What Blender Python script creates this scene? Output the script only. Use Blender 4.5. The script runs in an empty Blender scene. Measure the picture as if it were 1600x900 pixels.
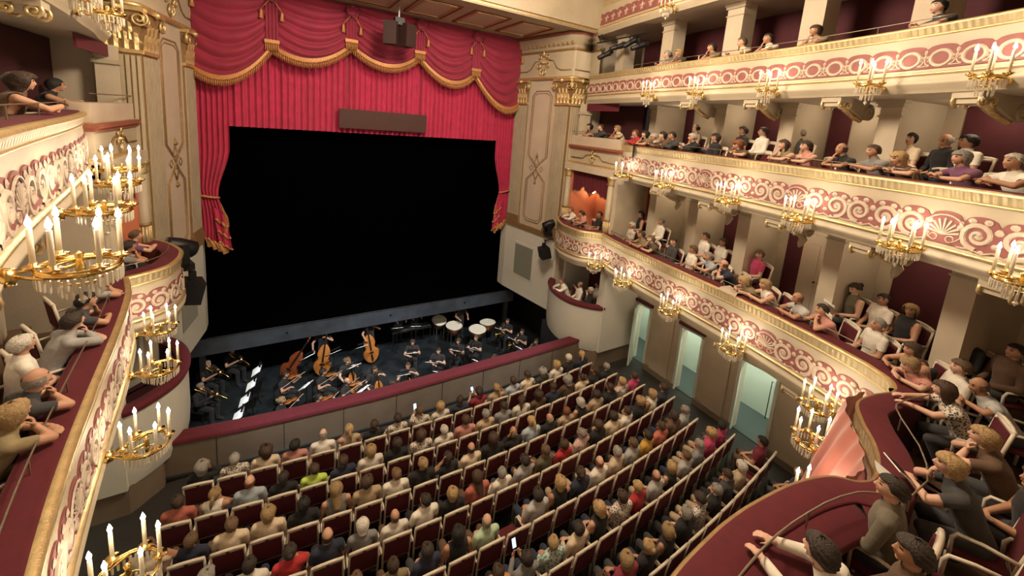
import bpy, bmesh, math, random
import numpy as np
from mathutils import Vector, Matrix, Quaternion

random.seed(11)
PI = math.pi
SC = bpy.context.scene
COL = SC.collection

# ------------------------------------------------------------------ camera
CAM_POS = Vector((-3.5526, -15.2028, 8.15))
YAW, PITCH, ROLL = 0.54735, 0.16353, -0.08078
FOCAL_PX, PPX, PPY = 630.97, 803.86, 299.33
fw = Vector((math.sin(YAW) * math.cos(PITCH), math.cos(YAW) * math.cos(PITCH), -math.sin(PITCH)))
rt = Vector((math.cos(YAW), -math.sin(YAW), 0))
dn = fw.cross(rt)
r2 = math.cos(ROLL) * rt + math.sin(ROLL) * dn
d2 = -math.sin(ROLL) * rt + math.cos(ROLL) * dn
cam_data = bpy.data.cameras.new('camera')
cam = bpy.data.objects.new('camera', cam_data)
COL.objects.link(cam)
cam.matrix_world = Matrix(((r2.x, -d2.x, -fw.x, CAM_POS.x), (r2.y, -d2.y, -fw.y, CAM_POS.y),
                           (r2.z, -d2.z, -fw.z, CAM_POS.z), (0, 0, 0, 1)))
cam_data.sensor_width = 36
cam_data.lens = 36 * FOCAL_PX / 1600
cam_data.shift_x = -(PPX - 800) / 1600
cam_data.shift_y = -(450 - PPY) / 1600
cam_data.clip_start = 0.05
cam_data.clip_end = 200
SC.camera = cam

# ------------------------------------------------------------------ world, exposure
w = bpy.data.worlds.new('world'); SC.world = w
w.use_nodes = True
w.node_tree.nodes['Background'].inputs[0].default_value = (1.0, 0.78, 0.55, 1)
w.node_tree.nodes['Background'].inputs[1].default_value = 0.02
vs = SC.view_settings
vs.view_transform = 'Standard'; vs.look = 'None'; vs.gamma = 1.0; vs.use_curve_mapping = False
vs.exposure = 0.22

# ------------------------------------------------------------------ large lights
def light(name, kind, loc, energy, color, aim=None, **kw):
    d = bpy.data.lights.new(name, kind); d.energy = energy; d.color = color
    for k, v in kw.items(): setattr(d, k, v)
    o = bpy.data.objects.new(name, d); COL.objects.link(o); o.location = loc
    if aim is not None:
        o.rotation_euler = (Vector(aim) - Vector(loc)).to_track_quat('-Z', 'Y').to_euler()
    return o
WARM = (1.0, 0.80, 0.57)
SOFFIT_FILL_W = 10
# unseen overhead fill, added to light the whole hall
light('overhead_fill', 'POINT', (0.0, -9.0, 12.3), 2500, (1.0, 0.80, 0.58), shadow_soft_size=0.9)
# front of house spots on the house curtain
for s in (-1, 1):
    light('curtain_spot', 'SPOT', (s * 5.2, -11.0, 12.2), 760, (1.0, 0.78, 0.74), aim=(s * -0.9, 0, 8.3),
          spot_size=math.radians(54), spot_blend=0.7, shadow_soft_size=0.12)
    light('pit_fill', 'SPOT', (s * 3.5, -9.5, 12.4), 5200, (0.86, 0.95, 1.0), aim=(s * 1.8, -1.6, -1.4),  # added fill over the pit, standing in for the stand lamps' glow
          spot_size=math.radians(34), spot_blend=0.6, shadow_soft_size=0.1)

# ------------------------------------------------------------------ materials
MATS = {}
def mat(name, col=(.8, .8, .8), rough=.6, metal=0.0, var=0.0, vscale=6.0, bump=0.0, bscale=60.0, obj=False,
        emit=0.0, ecol=None, wave=None, sheen=0.0, coat=0.0, trans=0.0):
    m = bpy.data.materials.new(name); m.use_nodes = True
    nt = m.node_tree; N = nt.nodes; L = nt.links
    b = N['Principled BSDF']
    b.inputs['Roughness'].default_value = rough
    b.inputs['Metallic'].default_value = metal
    b.inputs['Base Color'].default_value = (*col, 1)
    if sheen: b.inputs['Sheen Weight'].default_value = sheen
    if coat: b.inputs['Coat Weight'].default_value = coat
    if trans: b.inputs['Transmission Weight'].default_value = trans
    src = None
    tc = N.new('ShaderNodeTexCoord')
    if obj:
        oi = N.new('ShaderNodeObjectInfo'); src = oi.outputs['Color']
    if var:
        nz = N.new('ShaderNodeTexNoise'); nz.inputs['Scale'].default_value = vscale; nz.inputs['Detail'].default_value = 4
        L.new(tc.outputs['Object'], nz.inputs['Vector'])
        mr = N.new('ShaderNodeMapRange'); mr.inputs['From Min'].default_value = .3; mr.inputs['From Max'].default_value = .7
        mr.inputs['To Min'].default_value = 1 - var; mr.inputs['To Max'].default_value = 1 + var * .5
        L.new(nz.outputs['Fac'], mr.inputs['Value'])
        mx = N.new('ShaderNodeMix'); mx.data_type = 'RGBA'; mx.blend_type = 'MULTIPLY'; mx.inputs[0].default_value = 1
        if src: L.new(src, mx.inputs[6])
        else: mx.inputs[6].default_value = (*col, 1)
        L.new(mr.outputs[0], mx.inputs[7]); src = mx.outputs[2]
    if src: L.new(src, b.inputs['Base Color'])
    if bump:
        bn = N.new('ShaderNodeBump'); bn.inputs['Strength'].default_value = bump; bn.inputs['Distance'].default_value = .02
        if wave:
            wv = N.new('ShaderNodeTexWave'); wv.inputs['Scale'].default_value = wave; wv.inputs['Distortion'].default_value = 1.5
            wv.inputs['Detail'].default_value = 1
            L.new(tc.outputs['UV'], wv.inputs['Vector']); L.new(wv.outputs['Fac'], bn.inputs['Height'])
        else:
            n2 = N.new('ShaderNodeTexNoise'); n2.inputs['Scale'].default_value = bscale; n2.inputs['Detail'].default_value = 3
            L.new(tc.outputs['Object'], n2.inputs['Vector']); L.new(n2.outputs['Fac'], bn.inputs['Height'])
        L.new(bn.outputs['Normal'], b.inputs['Normal'])
    if emit:
        b.inputs['Emission Color'].default_value = (*(ecol or col), 1); b.inputs['Emission Strength'].default_value = emit
    MATS[name] = m
    return m

mat('cream', (.425, .36, .26), .55, var=.12, vscale=1.3, bump=.08, bscale=30)
mat('cream_wall', (.49, .42, .32), .75, var=.12, vscale=1.5, bump=.1, bscale=25)
mat('panel_pale', (.50, .41, .32), .6, var=.08, vscale=2)
mat('white_paint', (.60, .60, .54), .6, var=.05, vscale=1.2)
mat('grey_stucco', (.18, .135, .095), .8, var=.15, vscale=2)
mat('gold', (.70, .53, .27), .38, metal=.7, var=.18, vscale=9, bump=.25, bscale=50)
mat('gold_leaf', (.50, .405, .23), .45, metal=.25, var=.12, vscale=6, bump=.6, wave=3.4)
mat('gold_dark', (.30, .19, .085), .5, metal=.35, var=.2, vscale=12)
mat('red_velvet', (.095, .006, .014), .9, var=.15, vscale=9, sheen=.03)
mat('red_panel', (.070, .009, .016), .8, var=.12, vscale=5)
mat('frieze_red', (.235, .075, .070), .7, var=.18, vscale=6)
mat('stucco', (.47, .385, .30), .6, var=.12, vscale=14)
mat('cap_red', (.24, .075, .045), .7, var=.2, vscale=10)
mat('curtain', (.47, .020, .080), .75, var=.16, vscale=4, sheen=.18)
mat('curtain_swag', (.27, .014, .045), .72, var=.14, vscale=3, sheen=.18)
mat('fringe_gold', (.52, .25, .085), .55, metal=.25, var=.3, vscale=30)
mat('black_cloth', (.0008, .0007, .0008), 1.0); MATS['black_cloth'].node_tree.nodes['Principled BSDF'].inputs['Specular IOR Level'].default_value = 0
mat('black_paint', (.012, .012, .013), .6, var=.2, vscale=5)
mat('stage_grey', (.040, .048, .062), .6, var=.35, vscale=2.5)
mat('pit_floor', (.018, .022, .025), .35, var=.6, vscale=2.2)
mat('black_metal', (.012, .012, .014), .45, metal=.3)
mat('steel', (.45, .45, .43), .35, metal=.9)
mat('rail_metal', (.33, .28, .22), .35, metal=.8)
mat('board_brown', (.050, .014, .008), .65, var=.1, vscale=2)
mat('speaker', (.028, .008, .006), .7)
mat('grille', (.045, .05, .042), .7); mat('grille_wire', (.30, .31, .27), .6)
mat('chair_white', (.66, .59, .48), .45, var=.1, vscale=8)
mat('chair_red', (.090, .007, .014), .9, var=.15, vscale=8)
mat('floor_dark', (.020, .018, .015), .7, var=.3, vscale=2)
mat('floor_wood', (.10, .055, .03), .6, var=.3, vscale=3)
mat('corridor', (.58, .64, .56), .7)
mat('corridor_floor', (.045, .060, .055), .7)
mat('door_white', (.60, .64, .56), .5)
mat('candle', (.70, .63, .47), .5, emit=.06, ecol=(1, .75, .42))
mat('flame', (1, .9, .7), .5, emit=60, ecol=(1.0, .88, .68))
mat('crystal', (.85, .80, .68), .08, metal=.0, coat=.6, trans=.35)
mat('sconce_glass', (1, .8, .5), .4, emit=14, ecol=(1, .72, .40))
mat('skin', (.5, .3, .2), .55, obj=True, var=.06, vscale=20)
mat('eye', (.03, .018, .012), .25)
mat('lip', (.36, .12, .10), .45)
mat('cloth', (.5, .5, .5), .85, obj=True, var=.16, vscale=11, bump=.15, bscale=25, sheen=.1)
def pattern_mat(name, dark, scale):
    m = mat(name, (.5, .5, .5), .85, obj=True); nt = m.node_tree; N = nt.nodes; L = nt.links
    tc = N.new('ShaderNodeTexCoord'); v = N.new('ShaderNodeTexVoronoi'); v.inputs['Scale'].default_value = scale; L.new(tc.outputs['Object'], v.inputs['Vector'])
    cr = N.new('ShaderNodeMath'); cr.operation = 'GREATER_THAN'; cr.inputs[1].default_value = .42; L.new(v.outputs['Distance'], cr.inputs[0])
    mx = N.new('ShaderNodeMix'); mx.data_type = 'RGBA'; oi = [n for n in N if n.type == 'OBJECT_INFO'][0]
    L.new(cr.outputs[0], mx.inputs[0]); L.new(oi.outputs['Color'], mx.inputs[6]); mx.inputs[7].default_value = (*dark, 1)
    L.new(mx.outputs[2], N['Principled BSDF'].inputs['Base Color'])
pattern_mat('cloth_floral', (.62, .56, .48), 34); pattern_mat('cloth_teal', (.50, .55, .48), 22); pattern_mat('cloth_plaid', (.62, .50, .44), 40)
mat('hair', (.1, .05, .03), .65, obj=True, var=.35, vscale=38, bump=.6, bscale=70)
mat('wood_orange', (.42, .15, .03), .3, var=.25, vscale=6, coat=.5)
mat('wood_red', (.22, .05, .015), .3, var=.25, vscale=6, coat=.5)
mat('ebony', (.012, .008, .006), .35)
mat('brass', (.80, .58, .22), .22, metal=1)
mat('copper', (.48, .20, .09), .3, metal=.9)
mat('drumskin', (.72, .70, .58), .6)
mat('paper', (.78, .80, .78), .7)
mat('stand_lamp', (1, 1, .95), .5, emit=26, ecol=(.88, .97, 1))
mat('phone_screen', (.3, .6, .9), .3, emit=1.6, ecol=(.45, .72, 1))
mat('drape_pink', (.42, .135, .10), .7, var=.1, vscale=4, sheen=.3)
mat('salmon_wall', (.50, .17, .09), .7, var=.1, vscale=3)
mat('maroon', (.045, .006, .010), .8)
mat('lens', (.02, .03, .05), .1, coat=1)
mat('lilac_light', (.3, .3, .9), .3, emit=4, ecol=(.35, .35, 1))

# ------------------------------------------------------------------ mesh helpers
class MB:
    def __init__(s): s.v = []; s.f = []; s.uv = None
    def add(s, vs, fs):
        o = len(s.v); s.v += [tuple(x) for x in vs]; s.f += [tuple(i + o for i in q) for q in fs]; return s
    def box(s, c, d, mx=None):
        x, y, z = [q / 2 for q in d]; c = Vector(c)
        vs = [Vector((a * x, b * y, e * z)) for e in (-1, 1) for b in (-1, 1) for a in (-1, 1)]
        if mx is not None: vs = [mx @ q for q in vs]
        return s.add([q + c for q in vs], [(0, 2, 3, 1), (4, 5, 7, 6), (0, 1, 5, 4), (2, 6, 7, 3), (0, 4, 6, 2), (1, 3, 7, 5)])
    def hexa(s, p8):  # bottom 4 (ccw) then top 4
        return s.add(p8, [(3, 2, 1, 0), (4, 5, 6, 7), (0, 1, 5, 4), (1, 2, 6, 5), (2, 3, 7, 6), (3, 0, 4, 7)])
    def tube(s, pts, r, n=8, closed=False, cap=True):
        P = [Vector(p) for p in pts]; m = len(P)
        R = r if hasattr(r, '__len__') else [r] * m
        rings = []; prev = None
        for i in range(m):
            a = P[(i - 1) % m] if (closed or i > 0) else P[i]; b = P[(i + 1) % m] if (closed or i < m - 1) else P[i]
            t = (b - a).normalized()
            if prev is None:
                u = t.cross(Vector((0, 0, 1)))
                if u.length < 1e-3: u = t.cross(Vector((1, 0, 0)))
                u.normalize()
            else:
                u = prev - t * prev.dot(t)
                if u.length < 1e-5: u = t.orthogonal()
                u.normalize()
            prev = u; vv = t.cross(u)
            rings.append([P[i] + R[i] * (math.cos(2 * PI * k / n) * u + math.sin(2 * PI * k / n) * vv) for k in range(n)])
        fs = []
        mm = m if closed else m - 1
        for i in range(mm):
            j = (i + 1) % m
            for k in range(n):
                fs.append((i * n + k, i * n + (k + 1) % n, j * n + (k + 1) % n, j * n + k))
        if cap and not closed:
            fs.append(tuple(range(n))[::-1]); fs.append(tuple((m - 1) * n + k for k in range(n)))
        return s.add([q for rg in rings for q in rg], fs)
    def lathe(s, prof, n=16, c=(0, 0, 0), mx=None):
        c = Vector(c); vs = []
        for r, z in prof:
            for k in range(n):
                q = Vector((r * math.cos(2 * PI * k / n), r * math.sin(2 * PI * k / n), z))
                if mx is not None: q = mx @ q
                vs.append(q + c)
        fs = []
        for i in range(len(prof) - 1):
            for k in range(n):
                fs.append((i * n + k, i * n + (k + 1) % n, (i + 1) * n + (k + 1) % n, (i + 1) * n + k))
        fs.append(tuple(range(n))[::-1]); fs.append(tuple((len(prof) - 1) * n + k for k in range(n)))
        return s.add(vs, fs)
    def prism(s, poly, z0, z1):
        n = len(poly)
        vs = [(x, y, z0) for x, y in poly] + [(x, y, z1) for x, y in poly]
        fs = [tuple(range(n))[::-1], tuple(range(n, 2 * n))] + [(i, (i + 1) % n, n + (i + 1) % n, n + i) for i in range(n)]
        return s.add(vs, fs)
    def grid(s, rows, closed=False):
        m = len(rows); n = len(rows[0]); fs = []
        for i in range(m - 1):
            for k in range(n if closed else n - 1):
                fs.append((i * n + k, i * n + (k + 1) % n, (i + 1) * n + (k + 1) % n, (i + 1) * n + k))
        return s.add([q for r in rows for q in r], fs)
    def mesh(s, name, m=None, smooth=False, fix=True):
        me = bpy.data.meshes.new(name); me.from_pydata(s.v, [], s.f)
        if fix:
            b = bmesh.new(); b.from_mesh(me); bmesh.ops.recalc_face_normals(b, faces=b.faces); b.to_mesh(me); b.free()
        if smooth: me.polygons.foreach_set('use_smooth', [True] * len(me.polygons))
        if m: me.materials.append(MATS[m])
        me.update(); return me
    def build(s, name, m, parent=None, smooth=False, fix=True):
        return link(name, s.mesh(name, m, smooth, fix), parent)
WP = {}   # things whose parts are built in hall coordinates
def link(name, data, parent=None, mx=None, color=None):
    o = bpy.data.objects.new(name, data); COL.objects.link(o)
    if parent is not None:
        o.parent = parent
        if parent.name in WP: o.matrix_parent_inverse = WP[parent.name]
    if mx is not None: o.matrix_basis = mx
    if color is not None: o.color = (*color, 1)
    return o
def empty(name, loc=(0, 0, 0), rz=0.0):
    o = bpy.data.objects.new(name, None); COL.objects.link(o); o.location = loc; o.rotation_euler = (0, 0, rz)
    o.empty_display_size = .1
    return o
def base(name, loc, label, cat, group=None):
    o = empty(name, loc); WP[o.name] = Matrix.Translation(-Vector(loc)); return tag(o, label, cat, group)
def tag(o, label=None, cat=None, group=None, kind=None):
    if label: o['label'] = label
    if cat: o['category'] = cat
    if group: o['group'] = group
    if kind: o['kind'] = kind
    return o
def copy_tree(o, parent=None):
    c = o.copy(); COL.objects.link(c); c.parent = parent
    for ch in list(o.children): copy_tree(ch, c)
    return c
ORD = ('first second third fourth fifth sixth seventh eighth ninth tenth eleventh twelfth thirteenth fourteenth fifteenth sixteenth '
       'seventeenth eighteenth nineteenth twentieth twenty-first twenty-second twenty-third twenty-fourth twenty-fifth twenty-sixth').split()
def catmull(pts, n=6):
    P = [Vector((*p, 0)) if len(p) == 2 else Vector(p) for p in pts]
    out = []
    for i in range(len(P) - 1):
        a = P[i - 1] if i else P[0] * 2 - P[1]; b = P[i]; c = P[i + 1]; d = P[i + 2] if i + 2 < len(P) else P[-1] * 2 - P[-2]
        for k in range(n):
            t = k / n
            out.append(.5 * ((2 * b) + (c - a) * t + (2 * a - 5 * b + 4 * c - d) * t * t + (3 * b - a - 3 * c + d) * t ** 3))
    out.append(P[-1]); return out
class Path:
    """plan curve with normals towards the hall"""
    def __init__(s, pts):
        s.p = [Vector((q[0], q[1])) for q in pts]; m = len(s.p); s.n = []; s.s = [0]
        for i in range(m):
            t = (s.p[min(i + 1, m - 1)] - s.p[max(i - 1, 0)]).normalized(); s.n.append(Vector((t.y, -t.x)))
            if i: s.s.append(s.s[-1] + (s.p[i] - s.p[i - 1]).length)
        s.len = s.s[-1]
    def at(s, d):
        d = min(max(d, 0), s.len - 1e-6); lo = 0
        while s.s[lo + 1] < d: lo += 1
        t = (d - s.s[lo]) / (s.s[lo + 1] - s.s[lo])
        return s.p[lo].lerp(s.p[lo + 1], t), s.n[lo].lerp(s.n[lo + 1], t).normalized()
    def find_y(s, y, side):
        best = 0; bd = 9
        for i, q in enumerate(s.p):
            if q.x * side > 0 and abs(q.y - y) < bd: bd = abs(q.y - y); best = s.s[i]
        return best
    def frame(s, d, n=0.0, z=0.0):
        p, nn = s.at(d); t = Vector((-nn.y, nn.x))  # along path direction
        q = p + nn * n
        return Matrix(((t.x, nn.x, 0, q.x), (t.y, nn.y, 0, q.y), (0, 0, 1, z), (0, 0, 0, 1)))
def sweep(path, prof, name, m, parent=None, smooth=True, z0=0.0):
    """loft profile (n, z) along path, with uv in metres"""
    k = len(prof); vs = []; fs = []; acc = [0]
    for i in range(1, k): acc.append(acc[-1] + math.hypot(prof[i][0] - prof[i - 1][0], prof[i][1] - prof[i - 1][1]))
    for q, nn in zip(path.p, path.n):
        for n, z in prof: vs.append((q.x + nn.x * n, q.y + nn.y * n, z + z0))
    M_ = len(path.p)
    for i in range(M_ - 1):
        for j in range(k - 1): fs.append((i * k + j, (i + 1) * k + j, (i + 1) * k + j + 1, i * k + j + 1))
    me = bpy.data.meshes.new(name); me.from_pydata(vs, [], fs)
    uv = me.uv_layers.new(name='UVMap')
    for pl in me.polygons:
        for li in pl.loop_indices:
            vi = me.loops[li].vertex_index; uv.data[li].uv = (path.s[vi // k], acc[vi % k])
    if smooth: me.polygons.foreach_set('use_smooth', [True] * len(me.polygons))
    me.materials.append(MATS[m]); me.update()
    return link(name, me, parent)
# ================================================================== the hall
def g(y):
    y = max(y, -14.2); u = (y + 8) / 5
    return 8 * .68969 + .52209 * u + .20923 * u * u + .48792 * u ** 3
def bez(a, b, c, d, n=14):
    out = []
    for i in range(1, n + 1):
        t = i / n; q = 1 - t
        out.append((q ** 3 * a[0] + 3 * q * q * t * b[0] + 3 * q * t * t * c[0] + t ** 3 * d[0],
                    q ** 3 * a[1] + 3 * q * q * t * b[1] + 3 * q * t * t * c[1] + t ** 3 * d[1]))
    return out
def mirror_path(half):
    left = [(-x, y) for x, y in half[::-1]]
    if abs(half[-1][0]) < 1e-6: left = left[1:]
    return Path(half + left)
def yr(a, b, st=.2):
    n = int(round(abs(b - a) / st)); return [a + (b - a) * i / n for i in range(n + 1)]
S_CURVE = [(q.x, q.y) for q in catmull([(g(-13.1), -13.1), (4.44, -13.48), (4.1, -13.6), (3.7, -13.5), (3.25, -13.47), (2.85, -13.65), (2.5, -13.88),
                                        (2.2, -14.02), (1.85, -14.1), (1.6, -14.04), (1.38, -13.86), (.9, -13.73), (.3, -13.67), (0, -13.66)], 5)]
half1 = [(g(y) + .06 * max(0, 1 - (-5.56 - y) / .8), y) for y in yr(-5.56, -13.0)] + S_CURVE
def widen(y):
    t = min(max((-5.6 - y) / 7.4, 0), 1); return .42 * (1 - t) ** 1.15
half2 = [(g(y) + widen(y), y) for y in yr(-5.6, -14.2)] + bez((g(-14.2), -14.2), (3.9, -16.0), (2.2, -17.2), (0, -17.2))
half3 = [(q.x, q.y) for q in catmull([(6.45, -3.45), (6.3, -4.4), (6.12, -5.3), (g(-6.3) + .25, -6.3)], 5)][:-1] + \
        [(g(y) + .25, y) for y in yr(-6.3, -14.2)] + bez((g(-14.2) + .25, -14.2), (4.1, -16.1), (2.3, -17.4), (0, -17.4))
PATH1, PATH2, PATH3 = mirror_path(half1), mirror_path(half2), mirror_path(half3)
half4 = [(x + .1, y) for x, y in half3[:-1]] + [(0, -17.5)]
PATH4 = mirror_path(half4)
BOX_R = [(q.x, q.y) for q in catmull([(6.0, -3.06), (5.68, -3.42), (5.39, -4.0), (5.33, -4.35), (5.33, -4.65), (5.42, -5.05), (5.7, -5.36), (5.99, -5.56)], 5)]
BOX1 = {1: Path(BOX_R), -1: Path([(-x, y) for x, y in BOX_R[::-1]])}
ZR = {1: 4.82, 2: 7.81, 3: 10.14, 4: 12.62}
PROF = {1: dict(gb=-.24, sp=-.40, sv=-.50, bb=-.87, mb=-1.05, bot=-1.27), 2: dict(gb=-.20, sp=-.36, sv=-.46, bb=-.83, mb=-1.0, bot=-1.15),
        3: dict(gb=-.17, sp=-.32, sv=-.38, bb=-.68, mb=-.86, bot=-1.02), 4: dict(gb=-.17, sp=-.40, sv=-.46, bb=-.80, mb=-.92, bot=-1.10)}
PATHS = {1: PATH1, 2: PATH2, 3: PATH3, 4: PATH4}
ZB = {k: ZR[k] + PROF[k]['bot'] for k in ZR}

# ---- ornaments (shared meshes), drawn in local x along the front, z up, y towards the hall
def ribbon(mb, pts, w, th=.014):
    """flat raised band along 2d pts"""
    n = len(pts); rows = []
    for i in range(n):
        a = Vector(pts[max(i - 1, 0)]); b = Vector(pts[min(i + 1, n - 1)]); t = (b - a).normalized(); nn = Vector((-t.y, t.x))
        ww = (w[i] if hasattr(w, '__len__') else w) / 2; p = Vector(pts[i])
        l = p + nn * ww; r = p - nn * ww
        rows.append([(l.x, 0, l.y), (l.x * .6 + p.x * .4, th, l.y * .6 + p.y * .4), (r.x * .6 + p.x * .4, th, r.y * .6 + p.y * .4), (r.x, 0, r.y)])
    mb.grid(rows)
def blob(mb, x, z, rx, rz, th=.016, n=8):
    vs = [(x + rx * math.cos(2 * PI * k / n), 0, z + rz * math.sin(2 * PI * k / n)) for k in range(n)] + [(x, th, z)]
    mb.add(vs, [(k, (k + 1) % n, n) for k in range(n)])
def scroll_mesh(sz):
    m = MB(); pts = []; ws = []
    for i in range(25):
        t = i / 24; a = -.5 * PI + t * 2 * PI * 1.65; r = sz * (.47 - .40 * t)
        pts.append((r * math.cos(a), r * math.sin(a))); ws.append(sz * (.19 - .08 * t))
    ribbon(m, pts, ws, .02); blob(m, 0, 0, sz * .13, sz * .13)
    for a in (.3, 1.1, 1.9, 2.7, 3.6, 4.4):
        blob(m, sz * .53 * math.cos(a), sz * .52 * math.sin(a), sz * .12, sz * .10)
    ribbon(m, [(-sz * .5, -sz * .42), (-sz * .2, -sz * .54), (sz * .15, -sz * .47), (sz * .5, -sz * .5)], sz * .07)
    blob(m, sz * .5, sz * .3, sz * .07, sz * .1); blob(m, -sz * .5, sz * .25, sz * .07, sz * .1)
    return m.mesh('scroll_ornament', 'stucco')
def palmette_mesh(sz):
    m = MB()
    for i in range(9):
        a = math.radians(-75 + i * 150 / 8); L_ = sz * (.62 - .12 * abs(i - 4) / 4)
        ribbon(m, [(0, -.2 * sz), (math.sin(a) * L_ * .5, -.2 * sz + math.cos(a) * L_ * .55), (math.sin(a) * L_, -.2 * sz + math.cos(a) * L_)], [sz * .03, sz * .07, sz * .09])
    pts = [(sz * .6 * math.sin(a), sz * .02 + sz * .52 * math.cos(a)) for a in [math.radians(-150 + 300 * k / 16) for k in range(17)]]
    ribbon(m, pts, sz * .06)
    for s in (-1, 1):
        ribbon(m, [(s * (.25 + .12 * math.cos(a)) * sz, (-.33 + .12 * math.sin(a)) * sz) for a in [k * .6 for k in range(10)]], sz * .05)
    return m.mesh('palmette_ornament', 'stucco')
def ring_mesh(sz):
    m = MB(); n = 18
    rows = []
    for i in range(n + 1):
        a = 2 * PI * i / n; c, s_ = math.cos(a), math.sin(a)
        rows.append([(sz * .44 * c, 0, sz * .42 * s_), (sz * .40 * c, .016, sz * .38 * s_), (sz * .32 * c, .016, sz * .30 * s_), (sz * .28 * c, 0, sz * .26 * s_)])
    m.grid(rows); return m.mesh('ring_ornament', 'stucco')
def finial_mesh(sz):
    m = MB(); blob(m, 0, sz * .32, sz * .08, sz * .12); blob(m, 0, sz * .02, sz * .06, sz * .2)
    for s in (-1, 1):
        blob(m, s * sz * .13, sz * .06, sz * .09, sz * .08); blob(m, s * sz * .15, -sz * .1, sz * .07, sz * .06)
        ribbon(m, [(0, -sz * .1), (s * sz * .1, -sz * .28), (s * sz * .25, -sz * .34)], sz * .07)
    ribbon(m, [(-sz * .25, -sz * .36), (sz * .25, -sz * .36)], sz * .06)
    return m.mesh('finial_ornament', 'stucco')
def fleur_mesh(sz):
    m = MB(); blob(m, 0, sz * .15, sz * .08, sz * .26)
    for s in (-1, 1):
        ribbon(m, [(0, -sz * .1), (s * sz * .12, sz * .12), (s * sz * .26, sz * .16), (s * sz * .27, sz * .0)], [sz * .05, sz * .08, sz * .08, sz * .05])
        ribbon(m, [(0, -sz * .1), (s * sz * .12, -sz * .3)], sz * .07)
    ribbon(m, [(-sz * .18, -sz * .1), (sz * .18, -sz * .1)], sz * .06)
    return m.mesh('lily_ornament', 'stucco')
ORN = dict(scroll=scroll_mesh(.40), palmette=palmette_mesh(.38), ring=ring_mesh(.34), finial=finial_mesh(.30), fleur=fleur_mesh(.34))

def spiral_pts(c, r, turns=1.6, n=20, sgn=1, a0=0):
    return [(c[0] + r * (1 - .82 * i / n) * math.cos(a0 + sgn * 2 * PI * turns * i / n), c[1] + r * (1 - .82 * i / n) * math.sin(a0 + sgn * 2 * PI * turns * i / n)) for i in range(n + 1)]
def bracket_meshes(run, tail_on=True):
    """console: gilded block under the balcony edge, garlanded beam running back, volute at its end. local y to the hall, z down from soffit"""
    blk = MB(); blk.box((0, -.16, -.045), (.34, .34, .09)); blk.box((0, -.16, -.125), (.28, .28, .08))
    vols = {}
    for s in (-1, 1):
        vol = MB(); a = [(s * .15, q[0] - .16, q[1] - .14) for q in spiral_pts((.10, 0), .085, a0=PI / 2, sgn=-1)]; b = [(s * .15, q[0] - .16, q[1] - .14) for q in spiral_pts((-.10, 0), .07, sgn=1, a0=PI / 2)]
        vol.tube(a[::-1] + b, .021, 6); vols['gilded_volute' + ('' if s > 0 else '_')] = vol.mesh('gilded_volute', 'gold', True)
    beam = MB(); rows = []
    for i in range(13):
        t = i / 12; yy = -.30 - run * t; zb = -.10 - .10 * math.sin(t * PI * .9) - .22 * t ** 2
        rows.append([(-.11, yy, 0), (.11, yy, 0), (.11, yy, zb), (-.11, yy, zb)])
    beam.grid(rows, closed=True)
    gar = MB()
    for i in range(12):
        t = (i + .5) / 12; yy = -.30 - run * t; zb = -.12 - .10 * math.sin(t * PI * .9) - .22 * t ** 2
        gar.lathe([(.0, -.045), (.05, -.02), (.055, .02), (.0, .05)], 6, (0, yy, zb))
    scr = MB()
    for s in (-1, 1):
        scr.tube([(s * .12, q[0] - .30 - run, q[1] - .22) for q in spiral_pts((0, 0), .15, 1.7, 24, sgn=1, a0=PI / 2)], .028, 6)
    scr.lathe([(.13, -.12), (.13, .12)], 14, (0, -.30 - run, -.22), Matrix.Rotation(PI / 2, 3, 'Y'))
    tail = [(0, -.30 - run + .02, -.35), (0, -.30 - run - .05, -.45), (0, -.30 - run + .01, -.55), (0, -.30 - run + .04, -.62)]
    if tail_on: scr.tube(tail, [.07, .08, .06, .02], 8)
    return dict(bracket_block=blk.mesh('bracket_block', 'cream'), **vols, bracket_beam=beam.mesh('bracket_beam', 'cream'),
                garland=gar.mesh('garland', 'gold', True), scroll_end=scr.mesh('scroll_end', 'cream', True))
BRK = bracket_meshes(.62); BRK3 = bracket_meshes(.62, False)
BRK_SHORT = {k: BRK[k] for k in ('bracket_block', 'gilded_volute', 'gilded_volute_')}
def put_bracket(parent, path, d, z, parts, n0=-.03):
    fr = path.frame(d, n0, z); first = None
    names = list(parts)
    root = link('bracket', parts[names[0]], parent, fr)
    for nm in names[1:]: link(nm.rstrip('_'), parts[nm], root)
    return root

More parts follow.
